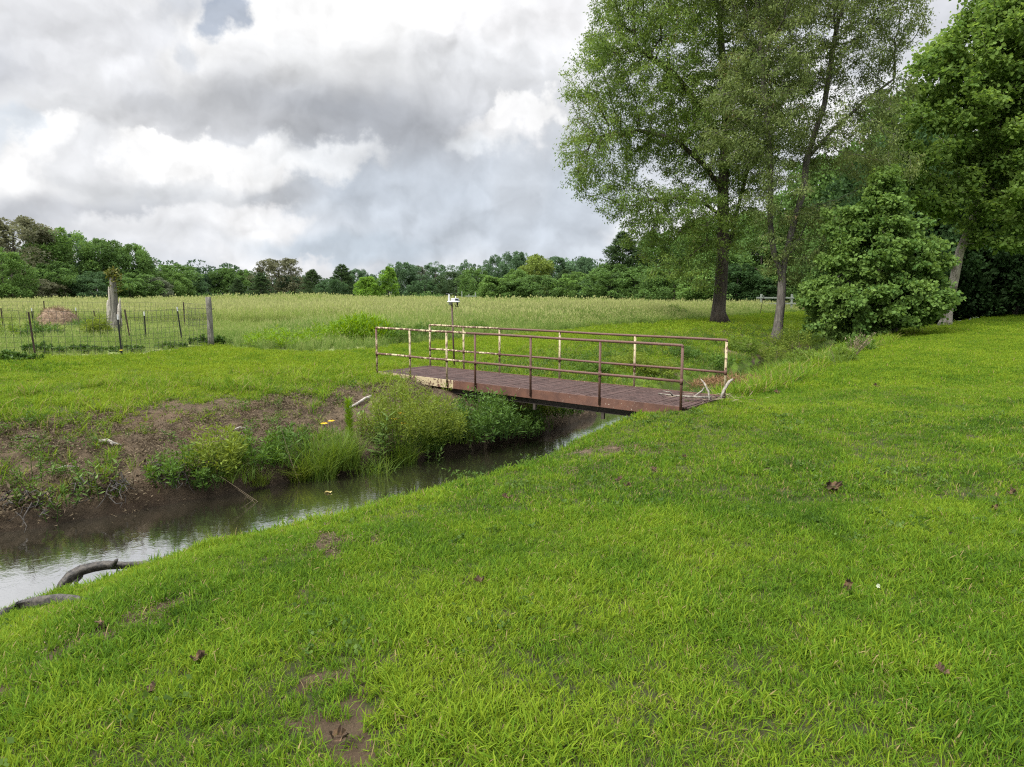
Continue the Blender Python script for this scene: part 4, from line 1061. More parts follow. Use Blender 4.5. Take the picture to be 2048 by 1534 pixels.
proto('skirt2', clump_crown('crown', skirt, 110, 84, .44, 4, (.55, 1.3), .03, .35), stems('trunk', 9.5, -.3, 4))
proto('column', clump_crown('crown', column, 56, 110, .42, 5, (.8, 1.3), .05), stems('trunk', 10.5, .1, 5))
proto('oak', clump_crown('crown', dome, 100, 76, .42, 6, (.55, 1.15), .08, .3), stems('trunk', 10, .4, 6, 9, .26))
proto('open', clump_crown('crown', dome, 70, 74, .40, 7, (.5, 1.0), .15, .35), stems('trunk', 10.5, -.3, 7, 11, .24))
proto('spire', clump_crown('crown', spire, 60, 100, .42, 8, (.7, 1.2), .03), stems('trunk', 10.5, 0, 8))
proto('cedar', cedar_crown('crown', 9), stems('trunk', 11.6, 0, 9, 0, .16))
proto('cedar2', cedar_crown('crown', 10, .36, 260, 64, .62), stems('trunk', 11.4, .1, 10, 0, .16))
proto('bare', clump_crown('crown', column, 14, 70, .36, 11, (.6, 1.0), .2), stems('trunk', 11.5, .2, 11, 16, .14))
proto('bush', clump_crown('crown', lambda h: math.sqrt(max(.03, 1-h*h*.9)), 60, 110, .62, 12, (.9, 1.7), .02, .3), stems('trunk', 7, .2, 12))
def far_tree(px, ty, wpx, y, key, col, name, label, cat='tree', group=None, sink=0.):
    x = xat(px, y, 5); z = gz(x, y)-sink; h = (zat(ty, y)-z)/12.3; w = 1.12*wpx*(y*math.cos(PITCH)+.5)/F/9.2
    if key.startswith('cedar'): w *= 1.22
    root = empty(name, (x, y, z), label, cat, group); cm, tm = PROTO[key]
    rz = RNG.random()*6.28
    for nm, me in (('trunk', tm), ('crown', cm)):
        o = bpy.data.objects.new(nm, me); COL.objects.link(o); o.parent = root; o.scale = (w, w, h); o.rotation_euler.z = rz
        if nm == 'crown': o.color = tuple(col)+(1,)
G = {'grn': (.060, .105, .030), 'drk': (.044, .080, .034), 'brn': (.084, .086, .050), 'gry': (.076, .088, .056), 'brt': (.105, .185, .030), 'lit': (.080, .135, .036), 'hazeblu': (.058, .098, .050), 'yel': (.105, .140, .032), 'ced': (.038, .062, .026), 'deepshade': (.026, .052, .018), 'mid': (.066, .115, .032)}  # bluish and darkest tints put distance haze and canopy shade into the leaf colour
TL = 'trees along the far side of the meadow'
FAR = [
 (22,437,165,92,'oak','brn','oak_tree','tallest tree at the left end of the far line, a broad oak with brownish leaves'),
 (-45,470,150,96,'round','gry','broad_tree','greyish green tree cut by the left edge of the photo behind the brown oak'),
 (2,500,95,82,'skirt','lit','broad_tree','light green tree low in front of the big brown oak at the left'),
 (75,560,80,86,'skirt2','brn','broad_tree','low brownish tree below the brown oak, left of the bright round crown'),
 (112,463,105,95,'round2','lit','broad_tree','fresh green tree immediately right of the tallest brown oak'),
 (108,525,90,90,'skirt','grn','broad_tree','mid green tree with its skirt on the meadow, above the hay mound'),
 (150,471,75,102,'round','drk','broad_tree','dark green tree second to the right of the brown oak'),
 (205,484,95,100,'round2','grn','broad_tree','full green tree rising just left of the dead trunk'),
 (190,545,85,92,'skirt2','drk','broad_tree','dark leafy low tree left of the dead trunk, at the meadow edge'),
 (262,491,80,104,'round','mid','broad_tree','tall lumpy green tree right above the dead trunk vines'),
 (258,548,95,95,'skirt','mid','broad_tree','green skirted tree at the meadow edge right of the dead trunk'),
 (302,519,48,108,'bare','gry','thin_tree','thin greyish tree with a nearly bare top between two green trees'),
 (308,556,60,102,'skirt2','gry','broad_tree','dull grey green low tree under the bare topped tree'),
 (350,531,95,116,'round','grn','broad_tree','rounded green tree above the wire pen, left of the gap in the tree line'),
 (345,545,62,106,'skirt','lit','broad_tree','small bright round tree in front of the green one above the wire pen'),
 (385,556,60,118,'skirt2','drk','broad_tree','dark low tree just left of the round wooden corner post'),
 (413,549,36,134,'round','hazeblu','broad_tree','small bluish dark tree in the dip over the wooden corner post'),
 (452,539,62,132,'round2','grn','broad_tree','green tree just right of the dip over the corner post'),
 (487,541,40,136,'round','mid','broad_tree','narrow green tree between the dip and the wide brownish oak'),
 (520,545,58,120,'cedar2','ced','cedar_tree','dark cedar standing before the left half of the wide brownish oak'),
 (474,556,50,122,'cedar','ced','cedar_tree','low dark cedar left of the wide brownish oak'),
 (560,520,92,138,'oak','brn','oak_tree','wide brown tinged oak standing alone in the middle of the far line'),
 (585,552,70,140,'skirt','hazeblu','broad_tree','shaded bluish tree under the right half of the wide brownish oak'),
 (625,538,62,122,'cedar2','ced','cedar_tree','pointed dark cedar right of the wide brownish oak'),
 (684,528,72,118,'cedar2','ced','cedar_tree','largest dark cedar, left of the bright green saplings'),
 (660,560,50,114,'skirt2','drk','broad_tree','low dark tree at the foot of the largest cedar'),
 (716,540,46,140,'round','hazeblu','broad_tree','bluish distant tree between the largest cedar and the bright green sapling'),
 (742,549,40,140,'column','hazeblu','broad_tree','distant narrow bluish tree left of the bright spire shaped tree'),
 (736,557,46,102,'bush','brt','sapling','bright yellow green sapling left of the bright spire shaped tree'),
 (776,535,58,104,'spire','brt','broad_tree','bright green spire shaped tree, brightest in the middle of the line'),
 (805,528,58,134,'round2','hazeblu','broad_tree','dark bluish tree right behind the bright spire shaped tree'),
 (838,534,46,138,'oak','gry','oak_tree','greyish brown crowned oak between two dark bluish trees'),
 (872,526,74,134,'open','hazeblu','broad_tree','open crowned dark tree with sky showing through, above the weather station'),
 (848,562,60,128,'skirt','drk','broad_tree','dark undergrowth tree beneath the open crowned tree'),
 (912,545,66,104,'skirt2','ced','broad_tree','dull dark green tree just above the weather station'),
 (950,538,64,100,'skirt','mid','broad_tree','rounded green tree right of the weather station'),
 (935,522,50,136,'open','hazeblu','broad_tree','thin topped bluish tree behind, over the pale gate'),
 (990,512,58,130,'column','hazeblu','broad_tree','tall bluish green column left of the darkest tall crown'),
 (1032,506,62,128,'round','hazeblu','broad_tree','tallest dark crown right of the weather station'),
 (1072,514,66,106,'round2','yel','broad_tree','yellow green tree standing out among darker crowns'),
 (1035,540,66,98,'skirt','lit','broad_tree','light green tree below the tallest dark crown'),
 (1105,516,86,116,'round','hazeblu','broad_tree','wide bluish tree right of the yellow green one'),
 (1168,519,64,120,'round2','hazeblu','broad_tree','bluish crown left of the big conical cedar'),
 (1130,538,80,96,'cedar2','ced','cedar_tree','dark low cedar below the wide bluish tree'),
 (985,556,60,92,'bush','lit','bush','light green bush right of the pale gate'),
 (1030,566,64,92,'bush','mid','bush','mid green bush in front of the light green tree, right of the gate'),
 (1080,552,90,92,'skirt2','grn','broad_tree','greyish green spreading tree under the yellow green one'),
 (1150,546,80,90,'skirt','lit','broad_tree','green tree with its skirt on the grass, left of the big cedar'),
 (1190,558,70,88,'bush','drk','bush','dark bush at the left foot of the big conical cedar'),
 (1245,462,128,84,'cedar2','ced','cedar_tree','big conical cedar standing clear above the tree line, left of the large oak'),
 (1222,530,100,82,'skirt2','mid','broad_tree','leafy green tree around the left foot of the big conical cedar'),
 (1290,535,100,80,'skirt','mid','broad_tree','leafy green tree around the right foot of the big conical cedar'),
 (1320,470,105,86,'round2','grn','broad_tree','green tree behind the drooping lower branches of the large oak'),
 (1352,520,110,76,'skirt2','mid','broad_tree','bushy green tree left of the large oak trunk'),
 (1395,545,90,72,'bush','lit','bush','light green bush immediately left of the large oak trunk'),
 (1400,440,130,90,'round','mid','broad_tree','tall green tree directly behind the large oak trunk'),
 (1475,530,100,76,'skirt','deepshade','broad_tree','shady tree seen between the two big trunks'),
 (1500,430,130,88,'round2','mid','broad_tree','tall tree behind the gap between the two big trunks'),
 (1520,470,120,80,'skirt','grn','broad_tree','mid green tree showing through the fork of the grey barked tree'),
 (1450,500,110,82,'skirt2','mid','broad_tree','green tree directly right of the large oak trunk, behind it'),
 (1528,560,80,74,'bush','deepshade','bush','dark bush above the lone thin steel post'),
 (1590,420,140,86,'skirt','mid','broad_tree','tall leafy tree behind the forked tree'),
 (1600,520,120,76,'skirt2','mid','broad_tree','leafy tree behind the rail fence'),
 (1650,480,120,70,'skirt','grn','broad_tree','light leafy tree between the forked tree and the young plane'),
 (1690,390,150,80,'round','mid','broad_tree','tall green tree behind the left side of the young plane'),
]
for a in FAR: far_tree(*a[:5], G[a[5]], a[6], a[7], 'bush' if a[6] == 'bush' else 'tree', TL)
WL = 'trees of the shady wood'
WOOD = [
 (1730,340,170,72,'skirt','mid','sunlit tree between the forked tree and the top of the young plane'),
 (1620,330,140,80,'round2','mid','tall green tree right behind the forked tree crown'),
 (1790,200,200,78,'round','grn','tall green tree behind the left side of the bright plane crown'),
 (1760,300,230,68,'skirt','deepshade','dark tall tree right behind the top of the young plane'),
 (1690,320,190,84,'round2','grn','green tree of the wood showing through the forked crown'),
 (1840,250,220,62,'skirt2','deepshade','dark tree behind the pale leaning trunk'),
 (1940,240,260,66,'skirt','deepshade','dark tree under the bright plane crown, right of the pale leaning trunk'),
 (2040,300,220,60,'skirt2','deepshade','dark skirted tree filling the right edge of the wood'),
 (2110,220,260,66,'skirt','deepshade','dark tree of the wood partly beyond the right edge'),
 (1985,470,130,63,'bush','deepshade','low dark bush in the shade right of the pale leaning trunk'),
 (2060,480,130,66,'bush','deepshade','low dark bush at the right edge where the lawn meets the wood'),
 (1900,430,150,72,'skirt2','deepshade','shaded understorey tree between the young plane and the right edge'),
 (1800,470,130,60,'bush','deepshade','shaded bush behind the right half of the young plane'),
 (1660,600,60,52,'bush','deepshade','dark bush over the creek, left of the young plane'),
 (2180,330,220,56,'skirt','deepshade','dark tree of the wood standing outside the right edge, its branches reaching in'),
]
for a in WOOD: far_tree(a[0], a[1], a[2], a[3], a[4], G[a[5]], 'bush' if a[4] == 'bush' else 'broad_tree', a[6], 'bush' if a[4] == 'bush' else 'tree', WL)
def woodland():
    """the wood behind the nearer trees, which reads as one mass"""
    r = np.random.default_rng(77); P = []; Dv = []; TV = []
    line = [(-95, 98, 9), (-62, 122, 7), (-45, 152, 4.5), (-20, 155, 5.5), (2, 142, 6.5), (18, 122, 7), (26, 104, 8), (38, 100, 12), (52, 92, 15), (66, 80, 17), (84, 74, 18)]
    for (x0, y0, h0), (x1, y1, h1) in zip(line, line[1:]):
        L = math.hypot(x1-x0, y1-y0); k = int(L*3.2)
        for _ in range(k):
            t = r.random(); h = (h0+(h1-h0)*t)*(.75+.35*r.random()); c = np.array([x0+(x1-x0)*t, y0+(y1-y0)*t+r.uniform(0, 7), .3+h*r.random()**.8]); n = 130
            d = r.normal(0, 1, (n, 3)); d /= np.linalg.norm(d, axis=1, keepdims=True); P.append(c+d*(1.3+.7*r.random())*[1, 1, .8]); Dv.append(d+r.normal(0, .6, (n, 3))); TV.append(np.clip(r.random()*.5+.5*r.random(n), 0, 1))
    P = np.concatenate(P); P[:, 2] = np.maximum(P[:, 2], .2)
    o = link('woodland', leaf_quads('woodland', P, np.concatenate(Dv), .42, .28, r, nrm_up=.2, tintv=np.concatenate(TV)), LM['far']); o.color = (.030, .056, .026, 1)
    tag(o, 'distant wood closing the view behind the trees', kind='stuff')
    # rank growth along the foot of the trees
    P = []; Dv = []; TV = []
    line = [(-82, 84), (-58, 100), (-46, 122), (-20, 128), (-8, 110), (8, 90), (18, 82), (30, 73), (36, 66), (48, 64), (64, 60)]
    for (x0, y0), (x1, y1) in zip(line, line[1:]):
        L = math.hypot(x1-x0, y1-y0); k = int(L*1.7)
        for _ in range(k):
            t = r.random(); c = np.array([x0+(x1-x0)*t, y0+(y1-y0)*t+r.normal(0, 1.2), .3+.9*r.random()**1.5]); n = 46
            d = r.normal(0, 1, (n, 3)); d /= np.linalg.norm(d, axis=1, keepdims=True); P.append(c+d*(.7+.5*r.random())*[1, 1, .9]); Dv.append(d+[0, 0, .4]+r.normal(0, .6, (n, 3))); TV.append(np.clip(r.random()*.6+.4*r.random(n), 0, 1))
    P = np.concatenate(P); P[:, 2] = np.maximum(P[:, 2], .15)
    o = link('undergrowth', leaf_quads('undergrowth', P, np.concatenate(Dv), .40, .2, r, nrm_up=.2, tintv=np.concatenate(TV)), LM['far']); o.color = (.055, .095, .028, 1)
    tag(o, 'rank undergrowth along the foot of the far trees', kind='stuff')
woodland()

# ------------------------------------------------------------------ plants one can tell apart on the banks
PM = {
 'feather': leaf_mat('feathery_yellow_green', (.080, .132, .018), (.190, .240, .040), .6, .4, .2),
 'green': leaf_mat('fresh_weed_green', (.040, .095, .014), (.105, .180, .028), .5, .35, .3),
 'dark': leaf_mat('dark_weed_green', (.034, .078, .015), (.088, .160, .028), .5, .3, .3),
 'rush': leaf_mat('rush_green', (.060, .120, .016), (.150, .215, .035), .5, .35, .3),
 'broad': leaf_mat('milkweed_green', (.075, .135, .030), (.150, .225, .060), .5, .35, .35),
 'vivid': leaf_mat('vivid_tall_grass', (.090, .190, .014), (.175, .280, .022), .5, .4, .3),
 'petal': leaf_mat('yellow_petals', (.60, .36, .02), (.75, .52, .04), .6, .3, .2),
 'ivy': leaf_mat('fence_vine', (.028, .068, .014), (.075, .135, .026), .5, .3, .3)}
def arc_blades(name, n, h, fan, w, r, rad=.06, droop=.5, hv=.5):
    a = r.random(n)*6.283; ln = fan*r.random(n)**.6; hh = h*(1-hv*r.random(n)); b = np.column_stack([np.clip(r.normal(0, rad, n), -1.6*rad, 1.6*rad), np.clip(r.normal(0, rad, n), -1.6*rad, 1.6*rad), np.zeros(n)])
    V = []; u = np.column_stack([np.cos(a), np.sin(a), 0*a]); s = np.column_stack([-np.sin(a), np.cos(a), 0*a]); tw = r.normal(0, .6, (n, 1)); s = s+u*tw
    for t in (0, .3, .6, .85, 1.):
        p = b+u*(ln*hh*(t*.55+.65*t*t))[:, None]+np.array([0, 0, 1])*(hh*(t-droop*ln*t**2.6))[:, None]
        if t < 1: V += [p-s*w*(1-.6*t)/2, p+s*w*(1-.6*t)/2]
        else: V += [p]
    v = np.stack(V, 1).reshape(-1, 3); k = len(V); o = np.arange(n)*k
    q = np.concatenate([np.column_stack([o+2*i, o+2*i+1, o+2*i+3, o+2*i+2]) for i in range(3)]); tr = np.column_stack([o+6, o+7, o+8])
    return np_mesh(name, v, [q, tr], False, {'tint': np.repeat(r.random(n), k)})
def rush(px, py, h, fan, n, w, mat, name, label, cat, seed, rad=.07, droop=.45, group=None):
    x, y, z = hit(px, py); r = np.random.default_rng(seed)
    o = link(name, arc_blades(name, n, h, fan, w, r, rad, droop), mat, None, (x, y, z-.02)); return tag(o, label, cat, group)
def stemmed(px, py, h, wd, nst, nl, L, W, mat, name, label, cat, seed, up=.5, dep=None, base=.25, along=.25, pos=None, group=None, dens_top=.6):
    """a clump of branching stems: one part for the stems, one for the leaves"""
    x, y, z = pos or hit(px, py); r = np.random.default_rng(seed); root = empty(name, (x, y, z-.03), label, cat, group)
    dep = dep or wd; b = MB(); P = []; D = []; T = []
    for k in range(nst):
        a = r.random()*6.283; q = math.sqrt(r.random()); bx, by = math.cos(a)*q*wd*.5*base, math.sin(a)*q*dep*.5*base
        tx, ty = math.cos(a)*q*wd*.5, math.sin(a)*q*dep*.5; th = h*(math.sqrt(max(.05, 1-.75*q*q)))*(.50+.62*r.random())
        pts = [Vector((bx+(tx-bx)*t**1.2, by+(ty-by)*t**1.2, th*t)) for t in (0, .35, .7, 1)]
        b.tube(pts, [.006, .005, .0035, .0015], 4, False); m = int(nl*(.5+r.random())); tt = along+(1-along)*r.random(m)**dens_top
        pos_ = np.array([np.array(pts[min(3, int(t*3)+1)])*((t*3) % 1)+np.array(pts[min(2, int(t*3))])*(1-(t*3) % 1) for t in np.minimum(tt, .999)])
        br = r.normal(0, 1, (m, 3))*[1, 1, .6]; P.append(pos_+br*.05*h*(1.1-tt[:, None]*.5)); D.append(br*.7+[0, 0, up]); T.append(np.clip(.35*r.random()+.3*r.random(m)+.3*tt, 0, 1))
    b.build('stems', mat, root); link('leaves', leaf_quads('leaves', np.concatenate(P), np.concatenate(D), L, W, r, nrm_up=.3, lv=.7, tintv=np.concatenate(T)), mat, root)
    return root
# by the bridge
stemmed(835, 900, 1.25, 1.55, 90, 62, .075, .014, PM['feather'], 'weed_bush', 'large yellow green feathery weed bush growing against the footbridge', 'bush', 1, pos=(-2.05, 12.35, -.72), base=.7, along=.15)
stemmed(900, 900, 1.0, 1.0, 50, 60, .075, .014, PM['feather'], 'weed_bush', 'smaller feathery yellow green bush at the water end of the large one', 'bush', 61, pos=(-1.35, 12.75, -.8), base=.7, along=.1)
stemmed(960, 880, .95, 1.5, 110, 40, .085, .024, PM['dark'], 'weed_bush', 'dark green leafy bush half under the footbridge beside the feathery bush', 'bush', 2, pos=(-.55, 13.5, -.85), base=.85, along=.05)
stemmed(1010, 870, .65, 1.3, 60, 36, .07, .028, PM['dark'], 'weed_bush', 'low dark green bush in the shade under the middle of the bridge', 'bush', 3, pos=(.1, 14.3, -.95), base=.9, along=.05)
stemmed(1100, 850, .45, 1.3, 60, 26, .06, .022, PM['green'], 'weed_clump', 'low green weeds on the far bank under the bridge deck', 'weeds', 4, pos=(1.0, 15.5, -.75), base=.9, along=.05)
stemmed(1100, 850, .5, 1.4, 60, 26, .07, .018, PM['feather'], 'weed_clump', 'yellowish weeds on the far bank seen through the gap under the bridge', 'weeds', 67, pos=(.4, 15.1, -.75), base=.6, along=.05)
rush(985, 862, .55, .8, 240, .009, PM['rush'], 'rush_clump', 'green grasses at the water edge right of the dark bush under the bridge', 'rushes', 18, .25)
rush(1060, 858, .45, .8, 240, .009, PM['green'], 'rush_clump', 'low grasses at the water edge below the middle of the deck', 'rushes', 19, .3)
rush(925, 880, .6, .85, 260, .009, PM['rush'], 'rush_clump', 'arching green grasses between the feathery bush and the dark bush', 'rushes', 20, .2)
stemmed(1000, 790, .5, .9, 30, 30, .06, .022, PM['green'], 'weed_clump', 'green weeds behind the bridge at the middle of its deck', 'weeds', 5, pos=(-.2, 16.6, -.35), base=.8)
# along the far bank, from the bridge down the creek
rush(640, 962, 1.05, .8, 650, .008, PM['rush'], 'rush_clump', 'big fanning clump of green rushes at the water edge on the far bank', 'rushes', 11, .16)
rush(600, 968, .6, .95, 340, .008, PM['feather'], 'rush_clump', 'small yellowish rush tuft dipping into the creek beside the big rush clump', 'rushes', 212, .07)
rush(690, 945, .9, .7, 460, .008, PM['rush'], 'rush_clump', 'upright green rushes between the big rush clump and the milkweed', 'rushes', 13, .13)
rush(517, 972, .36, .9, 220, .007, PM['feather'], 'rush_clump', 'low yellow green rush tuft alone by the water, left of the big rush clump', 'rushes', 14, .10)
rush(800, 935, .85, .8, 460, .009, PM['rush'], 'rush_clump', 'arching green grasses at the water edge right of the milkweed', 'rushes', 15, .16)
rush(860, 905, .85, .85, 380, .010, PM['green'], 'rush_clump', 'arching grasses at the foot of the large feathery bush', 'rushes', 16, .15)
rush(905, 885, .65, .95, 120, .012, PM['broad'], 'rush_clump', 'pale long grass blades hanging in front of the dark bush by the bridge', 'rushes', 17, .12, .8)
def milkweed(px, py, h, n, seed, label, nl=9, L=.15):
    x, y, z = hit(px, py); r = np.random.default_rng(seed); root = empty('milkweed_plant', (x, y, z-.02), label, 'plant')
    b = MB(); P = []; D = []
    for k in range(n):
        tx, ty = r.normal(0, .12, 2)*(1 if n > 1 else .3); hh = h*(.7+.35*r.random()); bx, by = tx*.5, ty*.5
        b.tube([(bx, by, 0), ((bx+tx)/2, (by+ty)/2, hh*.5), (tx, ty, hh)], [.007, .006, .003], 5, False)
        for i in range(nl):
            f = .2+.8*i/(nl-1); a = i*1.571+r.normal(0, .2)
            for s in (0, math.pi): P.append((bx+(tx-bx)*f, by+(ty-by)*f, hh*f)); D.append((math.cos(a+s), math.sin(a+s), .35+.8*max(0, f-.8)*4+r.normal(0, .15)))
    b.build('stems', PM['broad'], root); link('leaves', leaf_quads('leaves', np.array(P), np.array(D), L, L*.34, r, nrm_up=2, lv=.5), PM['broad'], root)
milkweed(752, 925, .85, 5, 1, 'pale broad leaved milkweed clump on the far bank between rushes', 9, .17)
milkweed(725, 880, .6, 2, 2, 'pair of pale leaved stems above the milkweed clump on the far bank', 7, .14)
milkweed(860, 940, .45, 3, 3, 'small leafy weed on the near bank edge, overlapping the creek', 8, .10)
milkweed(880, 938, .5, 2, 4, 'two slim leafy stems on the near bank edge right beside a smaller weed', 8, .09)
milkweed(110, 1045, .42, 2, 5, 'small pale sapling rising from the creek edge below the muddy bank', 6, .10)
milkweed(205, 1000, .55, 3, 6, 'spindly sapling with yellowish leaves on the muddy far bank', 7, .11)
milkweed(940, 915, .32, 1, 7, 'single sprig of three long pale leaves on the near bank', 3, .26)
# dog fennel: one dense green spike
x, y, z = hit(700, 895); r = np.random.default_rng(8); n = 900; hgt = r.random(n)**.8
root = empty('fennel_spike', (x, y, z), 'tall narrow green feathery spike standing on the far bank near yellow flowers', 'plant')
b = MB(); b.tube([(0, 0, -.05), (0, 0, .85)], [.012, .004], 6); b.build('stem', PM['vivid'], root)
an = r.random(n)*6.283; link('leaves', leaf_quads('leaves', np.column_stack([0*an, 0*an, hgt*.86]), np.column_stack([np.cos(an), np.sin(an), .9+0*an]), .12, .008, r), PM['vivid'], root)
def coneflower(px, py, h, seed, label):
    x, y, z = hit(px, py); r = random.Random(seed); root = empty('yellow_flower', (x, y, z-.02), label, 'flower', 'yellow flowers on the far bank')
    q = np.random.default_rng(seed); tx, ty = r.uniform(-.08, .08), r.uniform(-.08, .08)
    b = MB(); b.tube([(0, 0, 0), (tx*.4, ty*.4, h*.5), (tx, ty, h)], [.005, .004, .003], 5, False); b.build('stem', PM['green'], root)
    k = 12; link('leaves', leaf_quads('leaves', np.column_stack([tx*.3*q.random(k), ty*.3*q.random(k), h*.75*q.random(k)]), q.normal(0, 1, (k, 3))*[1, 1, .3]+[0, 0, .4], .13, .03, q), PM['green'], root)
    a = np.arange(11)/11*6.283; link('petals', leaf_quads('petals', np.column_stack([tx+.012*np.cos(a), ty+.012*np.sin(a), h+0*a]), np.column_stack([np.cos(a), np.sin(a), -.35+0*a]), .062, .026, q, nrm_up=3, lv=.2), PM['petal'], root)
    b = MB(); b.lathe([(.001, .022), (.014, .016), (.018, 0), (.001, -.004)], (tx, ty, h), 10); b.build('cone', M['deadleaf'], root, True)
for i, (px, py, h, lab) in enumerate(((655, 905, .52, 'yellow flower furthest down the creek, left of the green spike'), (672, 908, .62, 'taller yellow flower just left of the green spike'), (786, 905, .62, 'yellow flower left of the pair at the feathery bush'), (797, 900, .72, 'highest yellow flower below the large feathery bush'), (812, 905, .58, 'yellow flower lowest and closest to the bridge'))):
    coneflower(px, py, h, i+3, lab)
for i, (px, py, h, n, mt, lab) in enumerate(((1530, 760, .55, 260, 'rush', 'long bright grass at the near bank right behind the cream end post'), (1570, 748, .6, 260, 'rush', 'long bright grass on the near bank left of the creek bend'), (1598, 740, .6, 240, 'green', 'dark long grass on the near bank before the creek bend'), (1655, 730, .65, 260, 'rush', 'tall grass tuft on the near bank just before the dark creek bend'), (745, 955, .6, 300, 'rush', 'green grasses under the milkweed at the water edge'), (560, 925, .5, 220, 'green', 'dark grass tuft upslope of the low rush tuft'), (470, 960, .4, 200, 'rush', 'grass tuft at the foot of the yellow green bush by the water'))):
    rush(px, py, h, .9, n, .010, PM[mt], 'grass_clump', lab, 'grass', 130+i, .35 if px > 1400 else .2)
# left bank bushes
stemmed(435, 945, .85, 1.0, 46, 40, .085, .022, PM['feather'], 'weed_bush', 'yellow green bush on the bare far bank, left of the rush tufts', 'bush', 21, base=.6)
stemmed(505, 930, .60, 1.1, 44, 36, .085, .022, PM['green'], 'weed_bush', 'fresh green weeds right of the yellow green bush on the bare bank', 'bush', 22, base=.7)
stemmed(355, 965, .60, .85, 34, 30, .08, .020, PM['green'], 'weed_bush', 'thin green brush left of the yellow green bush on the bare bank', 'bush', 23, base=.7)
stemmed(575, 905, .45, .9, 34, 30, .10, .018, PM['dark'], 'weed_bush', 'dark grassy weeds between the bare bank and the big rush clump', 'bush', 24, base=.7)
stemmed(415, 980, .38, .6, 24, 26, .07, .022, PM['dark'], 'weed_clump', 'low dark weeds over the undercut bank by the water', 'weeds', 25, base=.7)
stemmed(180, 960, .36, .8, 16, 20, .05, .016, PM['green'], 'weed_clump', 'scattered green weeds above the muddy overhang', 'weeds', 26, base=.8)
stemmed(65, 960, .34, .9, 16, 20, .055, .014, PM['green'], 'weed_clump', 'thin green weeds at the left end of the bare bank', 'weeds', 27, base=.8)
stemmed(130, 1000, .26, .8, 18, 24, .04, .014, PM['dark'], 'weed_clump', 'mossy dark weeds hanging over the muddy overhang', 'weeds', 28, base=.8)
# behind the bridge up the creek
for i, (px, py, h, w, mt, lab) in enumerate((
    (1262, 742, .75, 1.5, 'feather', 'yellow green weeds seen through the railing right of the deck middle'),
    (1320, 750, .55, 1.3, 'feather', 'low yellow green weeds by the creek behind the right bridge end'),
    (1180, 745, .40, 1.4, 'green', 'low green weeds on the far bank behind the bridge middle'),
    (1360, 715, .50, 1.5, 'dark', 'dark green weeds on the far bank above the creek bend'),
    (1440, 735, .55, 1.4, 'green', 'green weeds behind the cream end post of the bridge'),
    (1520, 690, .75, 1.8, 'rush', 'bright green weeds on the bank below the forked tree'),
    (1590, 720, 1.1, 2.2, 'feather', 'yellow feathery weeds right of the bridge end, below the forked tree'),
    (1640, 690, 1.7, 2.3, 'feather', 'tall yellow feathery weeds at the foot of the forked tree'),
    (1610, 735, .65, 1.2, 'rush', 'long green grass where the creek bends out of sight'),
    (1685, 725, .55, 1.0, 'rush', 'long green grass on the near bank at the creek bend'),
    (1720, 705, .70, 1.0, 'green', 'reedy weeds under the young plane at the near bank'))):
    spot = {1590: (12.2, 31.9), 1640: (14.3, 34.8), 1520: (10.6, 31.6)}.get(px)
    stemmed(px, py, h, w, 60, 34, .11, .024, PM[mt], 'weed_clump', lab, 'weeds', 40+i, base=.7, along=.1, pos=spot and (*spot, gz(*spot)))
# field edge
x, y = xat(722, 24.5, .3), 24.5; z = gz(x, y)
root = empty('grass_thicket', (x, y, z-.02), 'vivid green rounded thicket of tall weeds at the meadow edge behind the footbridge', 'bush')
r = np.random.default_rng(31); n = 5200; a = r.random(n)*6.283; q = np.sqrt(r.random(n)); hh = 1.02*np.sqrt(np.maximum(.04, 1-q**2.2))*(.8+.25*r.random(n)); f = r.random(n)**.45
P = np.column_stack([1.25*q*np.cos(a)+.15*r.normal(0, .5, n), .9*q*np.sin(a), hh*f]); D = np.column_stack([.5*np.cos(a)*q, .5*np.sin(a)*q, 0*a+.7])+r.normal(0, .5, (n, 3)); D[:, 2] -= .55*(r.random(n) < .5)
link('leaves', leaf_quads('leaves', P, D, .22, .028, r, lv=.6), PM['vivid'], root)
link('stems', arc_blades('stems', 240, .95, .6, .012, r, .5, .3), PM['vivid'], root)
for i, (px, y_, h, w, mt, lab) in enumerate((
    (655, 24.0, .70, 2.2, 'vivid', 'vivid green weeds spreading left of the rounded thicket'),
    (560, 22.4, .62, 2.6, 'vivid', 'vivid green grassy weeds at the meadow edge between the corner post and the thicket'),
    (790, 24.6, .75, 1.6, 'green', 'green weeds joining the right flank of the rounded thicket'),
    (855, 26.2, .60, 1.8, 'dark', 'dark green weeds at the meadow edge behind the left bridge end'),
    (945, 29.8, .55, 2.0, 'green', 'green weeds at the meadow edge right of the weather station pole'),
    (1100, 46., .80, 1.4, 'green', 'small dark bush alone in the meadow above the far railing'),
    (1350, 50., .90, 1.6, 'green', 'small green bush in the meadow left of the large oak trunk'),
    (35, 24.5, .75, 3.0, 'rush', 'tall blue green weeds in the paddock left of the hay mound'),
    (85, 24., .62, 1.6, 'dark', 'dark weeds in front of the hay mound'),
    (175, 28.5, .60, 1.6, 'dark', 'dark green weeds right of the hay mound'),
    (196, 24., .95, .9, 'feather', 'yellow green bush left of the dead trunk base'))):
    xx = xat(px, y_, .4); stemmed(0, 0, h, w, 70, 30, .14, .022, PM[mt], 'weed_clump', lab, 'weeds', 70+i, base=.8, pos=(xx, y_, gz(xx, y_)))
